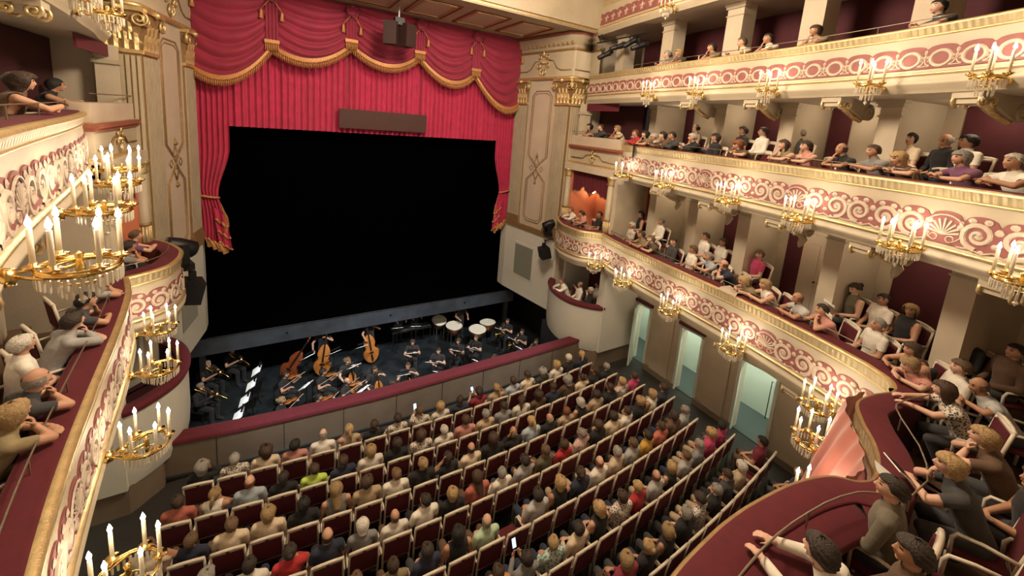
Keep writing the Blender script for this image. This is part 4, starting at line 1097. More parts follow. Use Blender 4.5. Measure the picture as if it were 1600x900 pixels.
    # face: eyes, brows, lips as parts of the one surface
    bm_.materials.clear()
    for k in ('skin', 'eye', 'lip'): bm_.materials.append(MATS[k])
    mi = np.zeros(len(faces), int)
    for fi, f in enumerate(faces):
        x, y, z = loc[list(f)].mean(0)
        if y > .05 and abs(z) < .1:
            if .020 < abs(x) < .046 and .004 < z < .024: mi[fi] = 1
            elif abs(x) < .024 and -.062 < z < -.046: mi[fi] = 2
            elif .016 < abs(x) < .05 and .036 < z < .046: mi[fi] = 1
    bm_.polygons.foreach_set('material_index', mi); bm_.polygons.foreach_set('use_smooth', [True] * len(faces))
    bm_.name = 'person_' + name; bm_.update(); V['body'] = bm_; VAR[name] = V
    return V
def sit(lean=-.06, hy=0., hp=0., hr=0., arms='lap', turn=0., stand=False, **kw):
    """seated figure facing +y, origin on the floor under the seat. lean forward in radians"""
    J = {}; zs = .90 if stand else .50
    pel = Vector((0, 0, zs)); J['pelvis'] = pel
    ax = Vector((0, math.sin(lean), math.cos(lean)))
    J['waist'] = pel + ax * .17; J['chest'] = pel + ax * .36 + Vector((0, .015, 0)); J['neck'] = pel + ax * .545 + Vector((0, .01 + lean * .05, 0))
    hl = lean * .45
    J['head'] = J['neck'] + Vector((0, math.sin(hl) * .14 + .022, math.cos(hl) * .145))
    J['hm'] = Matrix.Rotation(hy, 3, 'Z') @ Matrix.Rotation(hp, 3, 'X') @ Matrix.Rotation(hr, 3, 'Y')
    sc = pel + ax * .470
    for s, k in ((-1, 'L'), (1, 'R')):
        J['sh' + k] = sc + Vector((s * .185, .0, 0))
        if stand: J['hip' + k] = (s * .09, 0, .88); J['kn' + k] = (s * .10, .03, .48); J['an' + k] = (s * .10, 0, .08); J['to' + k] = (s * .12, .15, .04)
        else: J['hip' + k] = (s * .10, .02, .52); J['kn' + k] = (s * .12, .43, .52); J['an' + k] = (s * .12, .42, .09); J['to' + k] = (s * .14, .57, .04)
        S = J['sh' + k]
        if arms in ('rail', 'chin', 'fists', 'reach'): J['kn' + k] = (s * .14, .37, .46); J['an' + k] = (s * .14, .20, .08); J['to' + k] = (s * .15, .33, .04)
        if arms == 'lap': J['el' + k] = S + Vector((s * .06, .06, -.27)); J['wr' + k] = Vector((s * .06, .27, zs + .13)); J['hu' + k] = (s * .3, 0, 1)
        elif arms == 'rail':   # forearms folded on the rail
            J['el' + k] = Vector((s * .25, .40, .83)); J['wr' + k] = Vector((s * .05, .54 + .03 * s, .825 + .025 * (s + 1))); J['hd' + k] = (-s, .15, 0)
        elif arms == 'chin':
            if s > 0: J['el' + k] = Vector((.17, .46, .83)); J['wr' + k] = J['head'] + Vector((.03, .10, -.20)); J['hd' + k] = (-.2, -.1, 1); J['hu' + k] = (.2, 1, 0); J['curl' + k] = 1.3
            else: J['el' + k] = Vector((-.25, .40, .83)); J['wr' + k] = Vector((-.03, .52, .825)); J['hd' + k] = (1, .15, 0)
        elif arms == 'fists':
            J['el' + k] = Vector((s * .20, .45, .83)); J['wr' + k] = J['head'] + Vector((s * .05, .09, -.21)); J['hd' + k] = (-s * .3, -.1, 1); J['hu' + k] = (0, 1, 0); J['curl' + k] = 1.4
        elif arms == 'reach':
            J['el' + k] = Vector((s * .24, .42, .84)); J['wr' + k] = Vector((s * .12, .63, .83)); J['hd' + k] = (-s * .3, 1, 0)
        elif arms == 'phone':
            J['el' + k] = S + Vector((s * .03, .16, -.22)); J['wr' + k] = S + Vector((-s * .12, .33, -.08)); J['hd' + k] = (-s * .3, .3, 1); J['hu' + k] = (0, 1, .2); J['curl' + k] = .9
        elif arms == 'cheek':
            if s > 0: J['el' + k] = S + Vector((.05, .20, -.20)); J['wr' + k] = J['head'] + Vector((.07, .05, -.16)); J['hd' + k] = (0, 0, 1); J['hu' + k] = (1, .2, 0)
            else: J['el' + k] = S + Vector((-.05, .05, -.27)); J['wr' + k] = Vector((.02, .26, zs + .12))
        elif arms == 'ear':
            J['el' + k] = S + Vector((s * .16, .06, -.06)) if s > 0 else S + Vector((-.05, .05, -.27)); J['wr' + k] = J['head'] + Vector((.11, -.02, -.04)) if s > 0 else Vector((.02, .26, zs + .12))
            if s > 0: J['hd' + k] = (-.1, -.2, 1)
        elif arms == 'side': J['el' + k] = S + Vector((s * .07, -.02, -.28)); J['wr' + k] = S + Vector((s * .06, .08, -.53)); J['hu' + k] = (s, 0, 0)
        elif arms == 'violin':
            if s < 0: J['el' + k] = S + Vector((-.03, .20, -.18)); J['wr' + k] = S + Vector((-.07, .40, .02)); J['hd' + k] = (.6, .2, .5); J['curl' + k] = 1.2
            else: J['el' + k] = S + Vector((.16, .16, -.14)); J['wr' + k] = S + Vector((.06, .38, -.02)); J['hd' + k] = (-.6, .6, -.3); J['curl' + k] = 1.0
        elif arms == 'cello':
            if s < 0: J['el' + k] = S + Vector((-.15, .14, -.12)); J['wr' + k] = S + Vector((.06, .22, .06)); J['hd' + k] = (.7, .2, .3); J['curl' + k] = 1.2
            else: J['el' + k] = S + Vector((.15, .14, -.20)); J['wr' + k] = S + Vector((.10, .36, -.34)); J['hd' + k] = (-.5, .5, -.4); J['curl' + k] = 1.1
        elif arms == 'wind':
            J['el' + k] = S + Vector((s * .09, .12, -.22)); J['wr' + k] = S + Vector((-s * .10, .28, -.14 - .08 * s)); J['hd' + k] = (-s, .4, .1); J['curl' + k] = 1.0
        elif arms == 'trombone':
            J['el' + k] = S + Vector((s * .10, .14, -.20)); J['wr' + k] = S + Vector((-s * .08, .30 if s < 0 else .46, .0)); J['hd' + k] = (-s, .4, .2); J['curl' + k] = 1.3
        elif arms == 'drum':
            J['el' + k] = S + Vector((s * .10, .10, -.24)); J['wr' + k] = S + Vector((s * .02, .36, -.28)); J['hd' + k] = (-s * .3, 1, -.2); J['curl' + k] = 1.1
    return J
POSES = dict(
    lap=dict(), lap_turn=dict(hy=.55), lap_down=dict(hp=-.45, lean=.02), lap_tilt=dict(hr=.18, hy=-.3), cheek=dict(arms='cheek', hr=.15), ear=dict(arms='ear', hy=.2), phone=dict(arms='phone', hp=-.3),
    rail=dict(lean=.38, arms='rail', hp=-.05), rail_turn=dict(lean=.38, arms='rail', hy=.5), rail_chin=dict(lean=.42, arms='chin', hy=.15), rail_low=dict(lean=.66, arms='rail', hp=-.35), fists=dict(lean=.42, arms='fists'),
    stand=dict(stand=True, lean=0, arms='side', hy=.3),
    violin=dict(arms='violin', hy=.25, lean=.03), cello=dict(arms='cello', lean=.08), wind=dict(arms='wind', lean=.0), trombone=dict(arms='trombone', lean=.0), drum=dict(stand=True, lean=.08, arms='drum', hp=-.3), bass=dict(stand=True, arms='cello', lean=.1))
for k, v in POSES.items(): make_person(k, sit(**v), .015)
for k, v in dict(near_rail=dict(lean=.38, arms='rail', hp=-.1, hy=.2), near_chin=dict(lean=.42, arms='chin', hy=.25), near_fists=dict(lean=.42, arms='fists', hy=.1), near_lap=dict(lean=.05, hy=.3),
                 near_reach=dict(lean=.46, arms='reach', hp=-.1, hy=-.2), near_low=dict(lean=.62, arms='rail', hp=-.3, hy=.2)).items():
    make_person(k, sit(**v), .0085)
# ---- hair, in head coordinates
def hair_shell(name, thick, hairline, back, side, noise=.010, top=1.0):
    """cap of hair round the skull; hairline = front height, back = lowest z behind, side = lowest z beside the ears"""
    nu, nv = 36, 22; rows = []; rr = random.Random(len(name)); ph = [rr.uniform(0, 6) for _ in range(6)]
    for j in range(nv + 1):
        r = []
        for k in range(nu):
            a = 2 * PI * k / nu; f = math.sin(a)       # +1 front
            if f > .45: low = hairline
            elif f > -.15: low = side + (hairline - side) * max(0, (f - .15)) / .3 if f > .15 else side
            else: low = side + (back - side) * min(1, (-.15 - f) / .5)
            zmax = .113 + thick * top; z = zmax + (low - zmax) * (j / nv)
            zz = min(max(z / .112, -1), 1); ring = math.sqrt(max(0, 1 - zz * zz)) if z > 0 else 1.0
            if z < 0: ring = math.sqrt(max(.0, 1 - (z / .16) ** 2)) if z > -.10 else .78
            if j == 0: ring = 0.02
            n_ = noise * abs(math.sin(7 * a + ph[0] + 9 * z * 10) + math.sin(4 * a + ph[1] + z * 60)) * .5 - .5 * thick * (j / nv) ** 6 + .004
            r.append(((.076 + thick + n_) * ring * math.cos(a) * (1.0), ((.096 + thick + n_) * f * ring) - .006, z + n_ * .4))
        rows.append(r)
    m = MB(); m.grid(rows, closed=True); return m.mesh('hair_' + name, 'hair', True, fix=False)
HAIR = dict(short=hair_shell('short', .018, .060, -.055, .0), full=hair_shell('full', .024, .050, -.075, -.02, .014), bob=hair_shell('bob', .030, .045, -.135, -.09, .012), long=hair_shell('long', .026, .048, -.30, -.16, .012),
            curly=hair_shell('curly', .042, .045, -.16, -.12, .022), bald=hair_shell('bald', .008, .10, -.05, .01))
def bald_ring():
    rows = []; nu = 30
    for j in range(6):
        z = .035 - .09 * j / 5; r = []
        for k in range(nu + 1):
            a = math.radians(-205 + 230 * k / nu); ring = math.sqrt(max(0, 1 - (z / .115) ** 2)); r.append(((.086) * ring * math.cos(a), .106 * ring * math.sin(a) - .004, z))
        rows.append(r)
    m = MB(); m.grid(rows); return m.mesh('hair_fringe', 'hair', True, fix=False)
HAIR['bald'] = bald_ring()
def bun():
    m = MB(); me = HAIR['short']; m.add([tuple(v.co) for v in me.vertices], [tuple(p.vertices) for p in me.polygons]); m.add(*ellipsoid((0, -.125, .03), (.045, .04, .045)))
    return m.mesh('hair_bun', 'hair', True, fix=False)
HAIR['bun'] = bun()
def tail():
    m = MB(); me = HAIR['short']; m.add([tuple(v.co) for v in me.vertices], [tuple(p.vertices) for p in me.polygons]); m.tube([(0, -.10, .03), (0, -.15, .0), (0, -.14, -.12), (0, -.13, -.22)], [.025, .032, .028, .008], 8)
    return m.mesh('hair_tail', 'hair', True, fix=False)
HAIR['ponytail'] = tail()
HC = dict(black=(.012, .010, .009), brown=(.05, .026, .014), dark=(.028, .018, .013), light_brown=(.13, .075, .038), blond=(.36, .24, .11), grey=(.26, .245, .22), white=(.55, .52, .46), red=(.17, .055, .02))
HN = dict(black='black-haired', brown='brown-haired', dark='dark-haired', light_brown='light brown-haired', blond='blond', grey='grey-haired', white='white-haired', red='red-haired')
HS = dict(short='', full='', bob='', long='long ', curly='curly ', bald='balding ', bun='', ponytail='')
SKIN = [(.52, .29, .19), (.58, .34, .23), (.46, .25, .16), (.60, .37, .27), (.42, .22, .13)]
CLO = dict(white=(.72, .68, .60), cream=(.64, .53, .38), black=(.012, .012, .013), navy=(.020, .026, .055), grey=(.20, .20, .20), lightgrey=(.40, .40, .39), beige=(.42, .32, .21), brown=(.11, .062, .036), red=(.42, .025, .030), crimson=(.22, .02, .04),
           pink=(.52, .24, .20), magenta=(.45, .05, .13), yellow=(.55, .33, .05), lime=(.45, .62, .10), mint=(.38, .52, .36), teal=(.10, .25, .26), blue=(.14, .20, .34), lightblue=(.36, .42, .48), olive=(.10, .085, .045), purple=(.15, .06, .12), salmon=(.46, .13, .09), tan=(.24, .19, .10), taupe=(.15, .13, .095), floral=(.06, .055, .06), charcoal=(.045, .045, .048), plaid=(.35, .13, .13), orange=(.45, .20, .06))
CN = dict(lightgrey='light grey', lightblue='pale blue', floral='patterned grey', plaid='checked red')
def person(loc, rz, pose, shirt, hair, hcol, label, group, sleeve=None, scale=1.0, flip=False, trousers='navy', skin=None, rnd=random):
    V = VAR[pose]
    o = link('person', V['body'], None, None, skin or rnd.choice(SKIN)); o.location = loc; o.rotation_euler = (0, 0, rz)
    o.scale = (-scale if flip else scale, scale, scale); tag(o, label, 'person', group)
    sl = sleeve or rnd.choice(('short', 'short', 'long', 'long', 'none') if hair in ('long', 'bob', 'curly', 'bun', 'ponytail') else ('short', 'short', 'long'))
    col = CLO[shirt]; k = rnd.uniform(.85, 1.15)
    so = link('shirt', V[sl], o, None, tuple(min(1, c * k) for c in col))
    if shirt in ('floral', 'teal', 'plaid'):
        so.material_slots[0].link = 'OBJECT'; so.material_slots[0].material = MATS['cloth_' + shirt]
    link('trousers', V['trousers'], o, None, CLO[trousers])
    if hair:
        hk = rnd.uniform(.8, 1.25); link('hair', HAIR[hair], o, V['hm'], tuple(c * hk for c in HC[hcol]))
    return o
# (row, seat, x) of every stalls chair in view; colours of those whose sitter stands out
SEATS = [[0,0,-4.82],[0,1,-4.29],[0,2,-3.76],[0,3,-3.23],[0,4,-2.7],[0,5,-2.17],[0,6,-1.64],[0,7,-1.11],[0,8,-0.58],[0,9,-0.05],[0,10,0.48],[0,11,1.01],[0,12,1.54],[0,13,2.07],[0,14,2.6],[0,15,3.13],[0,16,3.66],[0,17,4.19],[0,18,4.72],[1,0,-5.05],[1,1,-4.53],[1,2,-4.0],[1,3,-3.46],[1,4,-2.94],[1,5,-2.41],[1,6,-1.88],[1,7,-1.34],[1,8,-0.81],[1,9,-0.28],[1,10,0.25],[1,11,0.78],[1,12,1.31],[1,13,1.83],[1,14,2.37],[1,15,2.9],[1,16,3.43],[1,17,3.96],[1,18,4.49],[1,19,5.02],[2,0,-5.29],[2,1,-4.76],[2,2,-4.23],[2,3,-3.7],[2,4,-3.17],[2,5,-2.64],[2,6,-2.11],[2,7,-1.58],[2,8,-1.05],[2,9,-0.52],[2,10,0.01],[2,11,0.54],[2,12,1.07],[2,13,1.6],[2,14,2.13],[2,15,2.66],[2,16,3.19],[2,17,3.72],[2,18,4.25],[2,19,4.78],[2,20,5.31],[3,1,-5.0],[3,2,-4.46],[3,3,-3.94],[3,4,-3.41],[3,5,-2.88],[3,6,-2.34],[3,7,-1.81],[3,8,-1.28],[3,9,-0.75],[3,10,-0.22],[3,11,0.31],[3,12,0.84],[3,13,1.37],[3,14,1.9],[3,15,2.42],[3,16,2.96],[3,17,3.49],[3,18,4.02],[3,19,4.54],[3,20,5.08],[3,21,5.61],[4,4,-3.11],[4,5,-2.58],[4,6,-2.05],[4,7,-1.52],[4,8,-0.99],[4,9,-0.46],[4,10,0.07],[4,11,0.6],[4,12,1.13],[4,13,1.66],[4,14,2.19],[4,15,2.72],[4,16,3.25],[4,17,3.78],[4,18,4.31],[4,19,4.84],[4,20,5.37],[5,8,-1.23],[5,9,-0.7],[5,10,-0.17],[5,11,0.36],[5,12,0.9],[5,13,1.43],[5,14,1.96],[5,15,2.49],[5,16,3.01],[5,17,3.54],[5,18,4.08],[5,19,4.61],[5,20,5.13],[5,21,5.67],[6,11,0.13],[6,12,0.66],[6,13,1.19],[6,14,1.72],[6,15,2.25],[6,16,2.78],[6,17,3.31],[6,18,3.84],[6,19,4.37],[6,20,4.9],[6,21,5.43],[6,22,5.96],[7,14,2.02],[7,15,2.55],[7,16,3.08],[7,17,3.6],[7,18,4.13],[7,19,4.67],[7,20,5.2],[7,21,5.72]]
SITTER = {(0,0):('black', 'curly', 'grey'),(0,1):('floral', 'short', 'grey'),(0,2):('cream', 'curly', 'brown'),(0,3):('pink', 'full', 'black'),(0,4):('white', 'bald', 'grey'),(1,0):('salmon', 'short', 'brown'),(1,1):('white', 'ponytail', 'blond'),(1,2):('lightblue', 'bald', 'red'),(1,3):('black', 'short', 'dark'),(1,4):('lime', 'short', 'brown'),(1,5):('navy', 'short', 'brown'),(1,6):('white', 'bob', 'blond'),(2,4):('black', 'full', 'black'),(2,5):('grey', 'long', 'blond'),(2,6):('beige', 'full', 'brown'),(2,2):('cream', 'short', 'light_brown'),(2,3):('cream', 'bob', 'blond'),(2,1):('navy', 'short', 'light_brown'),(3,6):('grey', 'bob', 'white'),(3,5):('navy', 'bald', 'brown'),(3,4):('red', 'bun', 'dark'),(3,3):('white', 'short', 'dark'),(0,6):('black', 'short', 'brown'),(0,7):('floral', 'bun', 'dark'),(0,8):('floral', 'short', 'light_brown'),(0,10):('navy', 'short', 'brown'),(0,11):('crimson', 'full', 'dark'),(0,13):('lightblue', 'bun', 'brown'),(0,14):('cream', 'short', 'brown'),(0,16):('white', 'bob', 'blond'),(1,9):('white', 'short', 'white'),(1,10):('pink', 'short', 'brown'),(1,11):('beige', 'short', 'grey'),(1,13):('white', 'ponytail', 'brown'),(1,14):('brown', 'curly', 'brown'),(2,14):('black', 'bald', 'white'),(2,15):('beige', 'short', 'red'),(1,7):('black', 'full', 'dark'),(1,8):('floral', 'bob', 'brown'),(2,10):('cream', 'bald', 'dark'),(2,9):('black', 'short', 'dark'),(2,11):('black', 'long', 'brown'),(2,12):('black', 'bald', 'grey'),(3,13):('olive', 'short', 'light_brown'),(3,14):('red', 'full', 'brown'),(2,7):('white', 'short', 'light_brown'),(2,8):('black', 'bun', 'blond'),(3,10):('salmon', 'long', 'brown'),(3,11):('white', 'short', 'grey'),(3,12):('lightgrey', 'full', 'dark'),(4,12):('black', 'bob', 'blond'),(3,7):('white', 'bald', 'light_brown'),(3,8):('white', 'short', 'dark'),(3,9):('black', 'bob', 'blond'),(4,8):('black', 'long', 'black'),(4,9):('mint', 'bald', 'grey'),(4,11):('lightgrey', 'full', 'dark'),(4,7):('navy', 'full', 'dark'),(5,10):('grey', 'full', 'dark'),(5,11):('teal', 'short', 'blond'),(5,9):('orange', 'short', 'brown'),(1,19):('black', 'short', 'grey'),(1,18):('black', 'full', 'brown'),(2,20):('magenta', 'short', 'brown'),(2,19):('floral', 'short', 'blond'),(2,18):('black', 'short', 'brown'),(2,16):('black', 'bob', 'white'),(2,17):('beige', 'full', 'dark'),(3,18):('white', 'short', 'brown'),(3,19):('black', 'bob', 'blond'),(3,20):('white', 'bob', 'blond'),(3,21):('navy', 'short', 'brown'),(3,15):('plaid', 'short', 'grey'),(3,16):('black', 'full', 'brown'),(3,17):('cream', 'full', 'dark'),(4,17):('yellow', 'full', 'dark'),(4,18):('salmon', 'short', 'brown'),(4,19):('brown', 'full', 'dark'),(4,20):('lightgrey', 'short', 'grey'),(4,16):('lightgrey', 'short', 'light_brown'),(4,15):('cream', 'short', 'grey'),(4,14):('white', 'bald', 'red'),(5,19):('grey', 'short', 'grey'),(5,20):('magenta', 'bob', 'blond'),(5,21):('magenta', 'short', 'black'),(5,17):('black', 'bob', 'blond'),(5,16):('lightgrey', 'bald', 'red'),(5,15):('red', 'short', 'blond'),(5,14):('floral', 'short', 'brown'),(5,13):('black', 'bob', 'blond'),(5,12):('cream', 'full', 'dark'),(6,13):('crimson', 'bob', 'blond'),(6,14):('black', 'bun', 'blond'),(6,15):('black', 'bob', 'blond'),(6,16):('black', 'short', 'grey'),(6,17):('floral', 'full', 'dark'),(6,19):('charcoal', 'short', 'brown'),(6,20):('beige', 'bob', 'white'),(6,22):('crimson', 'short', 'black')}
TIER_PEOPLE = [
 (1, 1, 1, 6.0, -6.21, 0.0, 1.06, 'lap', 'floral', 'short', 'white', 'short'),
 (1, 1, 1, 5.83, -7.25, 0.0, 1.01, 'rail', 'tan', 'short', 'brown', 'short'),
 (1, 1, 1, 5.85, -7.71, 0.0, 0.99, 'rail_chin', 'olive', 'short', 'light_brown', 'short'),
 (1, 1, 1, 6.03, -8.09, 0.0, 1.0, 'lap_turn', 'charcoal', 'short', 'dark', 'long'),
 (1, 1, 1, 5.64, -8.74, 0.0, 0.96, 'lap', 'white', 'full', 'light_brown', 'short'),
 (1, 1, 1, 6.38, -9.42, 0.0, 0.97, 'rail', 'lightblue', 'short', 'grey', 'short'),
 (1, 1, 1, 6.13, -9.98, 0.0, 0.94, 'rail_chin', 'navy', 'bald', 'red', 'short'),
 (1, 1, 1, 5.82, -10.81, 0.0, 0.91, 'rail_low', 'tan', 'bob', 'blond', 'short'),
 (1, 1, 1, 5.63, -11.13, 0.0, 0.9, 'rail', 'white', 'bob', 'blond', 'none'),
 (1, 1, 1, 5.5, -11.83, 0.0, 0.88, 'rail', 'lightgrey', 'bald', 'light_brown', 'short'),
 (1, 1, 1, 5.37, -12.31, 0.0, 0.87, 'fists', 'pink', 'short', 'dark', 'short'),
 (1, 1, 1, 5.34, -12.89, 0.0, 0.86, 'lap', 'white', 'short', 'grey', 'short'),
 (1, 1, 1, 5.16, -13.67, 0.0, 0.84, 'rail', 'salmon', 'bob', 'brown', 'none'),
 (1, 1, 1, 4.81, -13.87, 0.0, 0.82, 'rail_low', 'pink', 'bob', 'blond', 'short'),
 (1, 1, 2, 7.26, -5.86, 0.23, 1.13, 'lap', 'black', 'full', 'dark', 'none'),
 (1, 1, 2, 7.1, -6.86, 0.23, 1.08, 'lap', 'white', 'short', 'grey', 'long'),
 (1, 1, 2, 6.9, -8.56, 0.23, 1.02, 'lap', 'white', 'short', 'brown', 'short'),
 (1, 1, 2, 6.85, -9.11, 0.23, 1.0, 'lap_turn', 'white', 'ponytail', 'dark', 'short'),
 (1, 1, 2, 6.74, -10.14, 0.23, 0.97, 'lap_turn', 'magenta', 'full', 'light_brown', 'short'),
 (1, 1, 2, 6.42, -12.24, 0.23, 0.91, 'lap_down', 'olive', 'bun', 'dark', 'none'),
 (1, 1, 2, 6.25, -12.69, 0.23, 0.9, 'lap_turn', 'white', 'short', 'black', 'short'),
 (1, 1, 2, 6.12, -13.11, 0.23, 0.89, 'lap_turn', 'black', 'bob', 'blond', 'none'),
 (1, 1, 2, 5.84, -13.89, 0.23, 0.87, 'cheek', 'black', 'short', 'light_brown', 'long'),
 (1, 1, 2, 5.71, -14.36, 0.23, 0.86, 'lap', 'brown', 'short', 'dark', 'long'),
 (2, 1, 1, 6.72, -5.97, 0.0, 1.1, 'rail', 'red', 'short', 'red', 'long'),
 (2, 1, 1, 6.64, -6.53, 0.0, 1.07, 'rail_chin', 'tan', 'curly', 'black', 'short'),
 (2, 1, 1, 6.69, -7.01, 0.0, 1.05, 'rail_low', 'white', 'short', 'white', 'short'),
 (2, 1, 1, 6.52, -7.31, 0.0, 1.04, 'rail_chin', 'brown', 'bob', 'dark', 'long'),
 (2, 1, 1, 6.46, -7.65, 0.0, 1.02, 'rail', 'charcoal', 'short', 'dark', 'long'),
 (2, 1, 1, 6.38, -8.37, 0.0, 1.0, 'rail', 'black', 'full', 'white', 'long'),
 (2, 1, 1, 6.09, -8.74, 0.0, 0.98, 'lap', 'black', 'bob', 'dark', 'long'),
 (2, 1, 1, 6.37, -9.82, 0.0, 0.95, 'rail_low', 'brown', 'curly', 'red', 'short'),
 (2, 1, 1, 6.12, -10.83, 0.0, 0.92, 'rail_chin', 'tan', 'long', 'brown', 'none'),
 (2, 1, 1, 6.03, -11.27, 0.0, 0.91, 'rail', 'pink', 'full', 'brown', 'none'),
 (2, 1, 1, 5.92, -11.95, 0.0, 0.9, 'rail_chin', 'black', 'bald', 'brown', 'short'),
 (2, 1, 1, 5.78, -12.45, 0.0, 0.88, 'rail', 'grey', 'short', 'brown', 'short'),
 (2, 1, 1, 5.79, -13.0, 0.0, 0.87, 'rail_low', 'brown', 'long', 'blond', 'none'),
 (2, 1, 1, 5.44, -13.6, 0.0, 0.85, 'rail', 'purple', 'bob', 'grey', 'short'),
 (2, 1, 1, 5.22, -14.14, 0.0, 0.84, 'rail', 'white', 'short', 'white', 'short'),
 (2, 1, 2, 6.99, -7.69, 0.23, 1.05, 'lap', 'beige', 'bald', 'brown', 'short'),
 (2, 1, 2, 6.92, -8.38, 0.23, 1.03, 'lap', 'black', 'bob', 'dark', 'none'),
 (2, 1, 2, 6.85, -9.14, 0.23, 1.0, 'lap', 'black', 'full', 'dark', 'short'),
 (2, 1, 2, 6.79, -9.68, 0.23, 0.98, 'lap_turn', 'white', 'short', 'dark', 'long'),
 (2, 1, 2, 6.69, -10.54, 0.23, 0.96, 'lap', 'charcoal', 'short', 'grey', 'short'),
 (2, 1, 2, 6.3, -12.51, 0.23, 0.91, 'lap_turn', 'cream', 'full', 'black', 'short'),
 (2, 1, 2, 6.2, -13.04, 0.23, 0.89, 'lap_down', 'black', 'bald', 'grey', 'long'),
 (2, 1, 2, 6.07, -13.28, 0.23, 0.88, 'lap_turn', 'white', 'full', 'black', 'short'),
 (3, 1, 1, 6.66, -6.91, 0.0, 1.06, 'rail', 'grey', 'short', 'grey', 'short'),
 (3, 1, 1, 6.62, -7.38, 0.0, 1.04, 'rail_chin', 'charcoal', 'bob', 'blond', 'short'),
 (3, 1, 1, 6.49, -8.48, 0.0, 1.0, 'rail_chin', 'tan', 'full', 'black', 'short'),
 (3, 1, 1, 6.38, -9.32, 0.0, 0.97, 'rail', 'cream', 'short', 'light_brown', 'short'),
 (3, 1, 1, 6.33, -9.98, 0.0, 0.95, 'rail_chin', 'white', 'short', 'black', 'short'),
 (3, 1, 1, 6.2, -10.98, 0.0, 0.92, 'rail_chin', 'beige', 'bob', 'brown', 'short'),
 (3, 1, 1, 5.77, -12.86, 0.0, 0.88, 'rail', 'charcoal', 'short', 'black', 'short'),
 (2, -1, 1, -6.32, -8.0, 0.0, -1.01, 'rail', 'brown', 'curly', 'brown', 'none'),
 (2, -1, 1, -6.81, -4.82, 0.0, -1.16, 'rail_turn', 'black', 'full', 'black', 'none'),
 (2, -1, 1, -6.82, -3.94, 0.0, -1.2, 'rail', 'tan', 'short', 'blond', 'short'),
 (1, -1, 1, -6.2, -6.7, 0.0, -1.04, 'rail_chin', 'lightgrey', 'short', 'blond', 'short'),
 (1, -1, 1, -6.08, -7.67, 0.0, -1.0, 'rail_chin', 'charcoal', 'full', 'black', 'short'),
 (1, -1, 1, -5.96, -8.35, 0.0, -0.98, 'near_chin', 'lightgrey', 'full', 'dark', 'long'),
 (1, -1, 1, -5.92, -8.82, 0.0, -0.97, 'near_lap', 'white', 'short', 'white', 'short'),
 (1, -1, 1, -5.89, -9.76, 0.0, -0.94, 'near_fists', 'charcoal', 'bald', 'grey', 'short'),
 (1, -1, 1, -5.85, -10.32, 0.0, -0.92, 'near_chin', 'tan', 'bob', 'blond', 'short'),
]
PHONE_SEATS = {(0, 8): 'glowing phone held by the front row sitter in patterned grey', (0, 11): 'glowing phone held by the front row sitter in dark red', (5, 10): 'glowing phone held low in a rear stalls row'}
# ================================================================== chairs
def chair_parts():
    P = []
    m = MB()
    for s in (-1, 1): m.tube([(s * .225, -.20, .02), (s * .225, -.205, .45), (s * .225, -.235, .70), (s * .222, -.275, .965)], .021, 6)
    m.tube([(-.235, -.277, .965), (-.12, -.288, .985), (0, -.290, .99), (.12, -.288, .985), (.235, -.277, .965)], .026, 6)
    m.box((0, -.275, .945), (.44, .028, .055)); m.box((0, -.215, .50), (.44, .025, .05))
    P.append(('back_frame', m.mesh('back_frame', 'chair_white', True)))
    m = MB(); m.hexa([(-.205, -.245, .52), (.205, -.245, .52), (.205, -.200, .52), (-.205, -.200, .52), (-.205, -.290, .925), (.205, -.290, .925), (.205, -.240, .925), (-.205, -.240, .925)])
    P.append(('backrest', m.mesh('backrest', 'chair_red')))
    m = MB(); m.lathe([(0, -.004), (.030, -.004), (.030, .004), (0, .004)], 12, (0, -.292, .948), Matrix.Rotation(PI / 2 - .1, 3, 'X') @ Matrix.Diagonal((1, .5, 1)))
    P.append(('handle_hole', m.mesh('handle_hole', 'ebony')))
    m = MB(); rows = []
    for z, k in ((.40, .0), (.44, .0), (.475, .02), (.485, .06)): rows.append([(-.225 + k, -.20 + k, z), (.225 - k, -.20 + k, z), (.225 - k, .25 - k, z), (-.225 + k, .25 - k, z)])
    m.grid(rows, closed=True); m.add([rows[-1][0], rows[-1][1], rows[-1][2], rows[-1][3]], [(0, 1, 2, 3)]); P.append(('seat', m.mesh('seat', 'chair_red')))
    for s in (-1, 1):
        m = MB(); m.tube([(s * .245, -.22, .66), (s * .245, .0, .675), (s * .245, .17, .66), (s * .245, .20, .60), (s * .245, .19, .40)], .019, 6); P.append(('armrest', m.mesh('armrest', 'chair_white', True)))
        m = MB(); m.tube([(s * .225, .20, .01), (s * .225, .20, .42)], .020, 6); P.append(('leg', m.mesh('leg', 'chair_white', True)))
    return P
CH = chair_parts()
def chair(loc, rz, label, group, scale=1.0, name='theatre_chair'):
    o = empty(name, loc, rz); o.scale = (scale,) * 3; tag(o, label, 'chair', group)
    for n, me in CH: link(n, me, o)
    return o
rs = random.Random(23)
def cname(c): return CN.get(c, c)
def hname(h, c): return (HS[h] + HN[c]).strip()
PAL = ['white'] * 5 + ['cream'] * 5 + ['black'] * 6 + ['navy'] * 4 + ['beige'] * 4 + ['lightgrey'] * 3 + ['grey'] * 3 + ['charcoal'] * 3 + ['pink', 'brown', 'tan', 'salmon', 'floral', 'floral', 'lightblue', 'crimson', 'olive']
HP = [('short', 'grey'), ('short', 'brown'), ('bald', 'grey'), ('bob', 'blond'), ('short', 'light_brown'), ('full', 'dark'), ('bob', 'brown'), ('full', 'grey'), ('short', 'white'), ('long', 'brown'), ('ponytail', 'blond'), ('bun', 'brown'), ('curly', 'grey'), ('short', 'dark')]
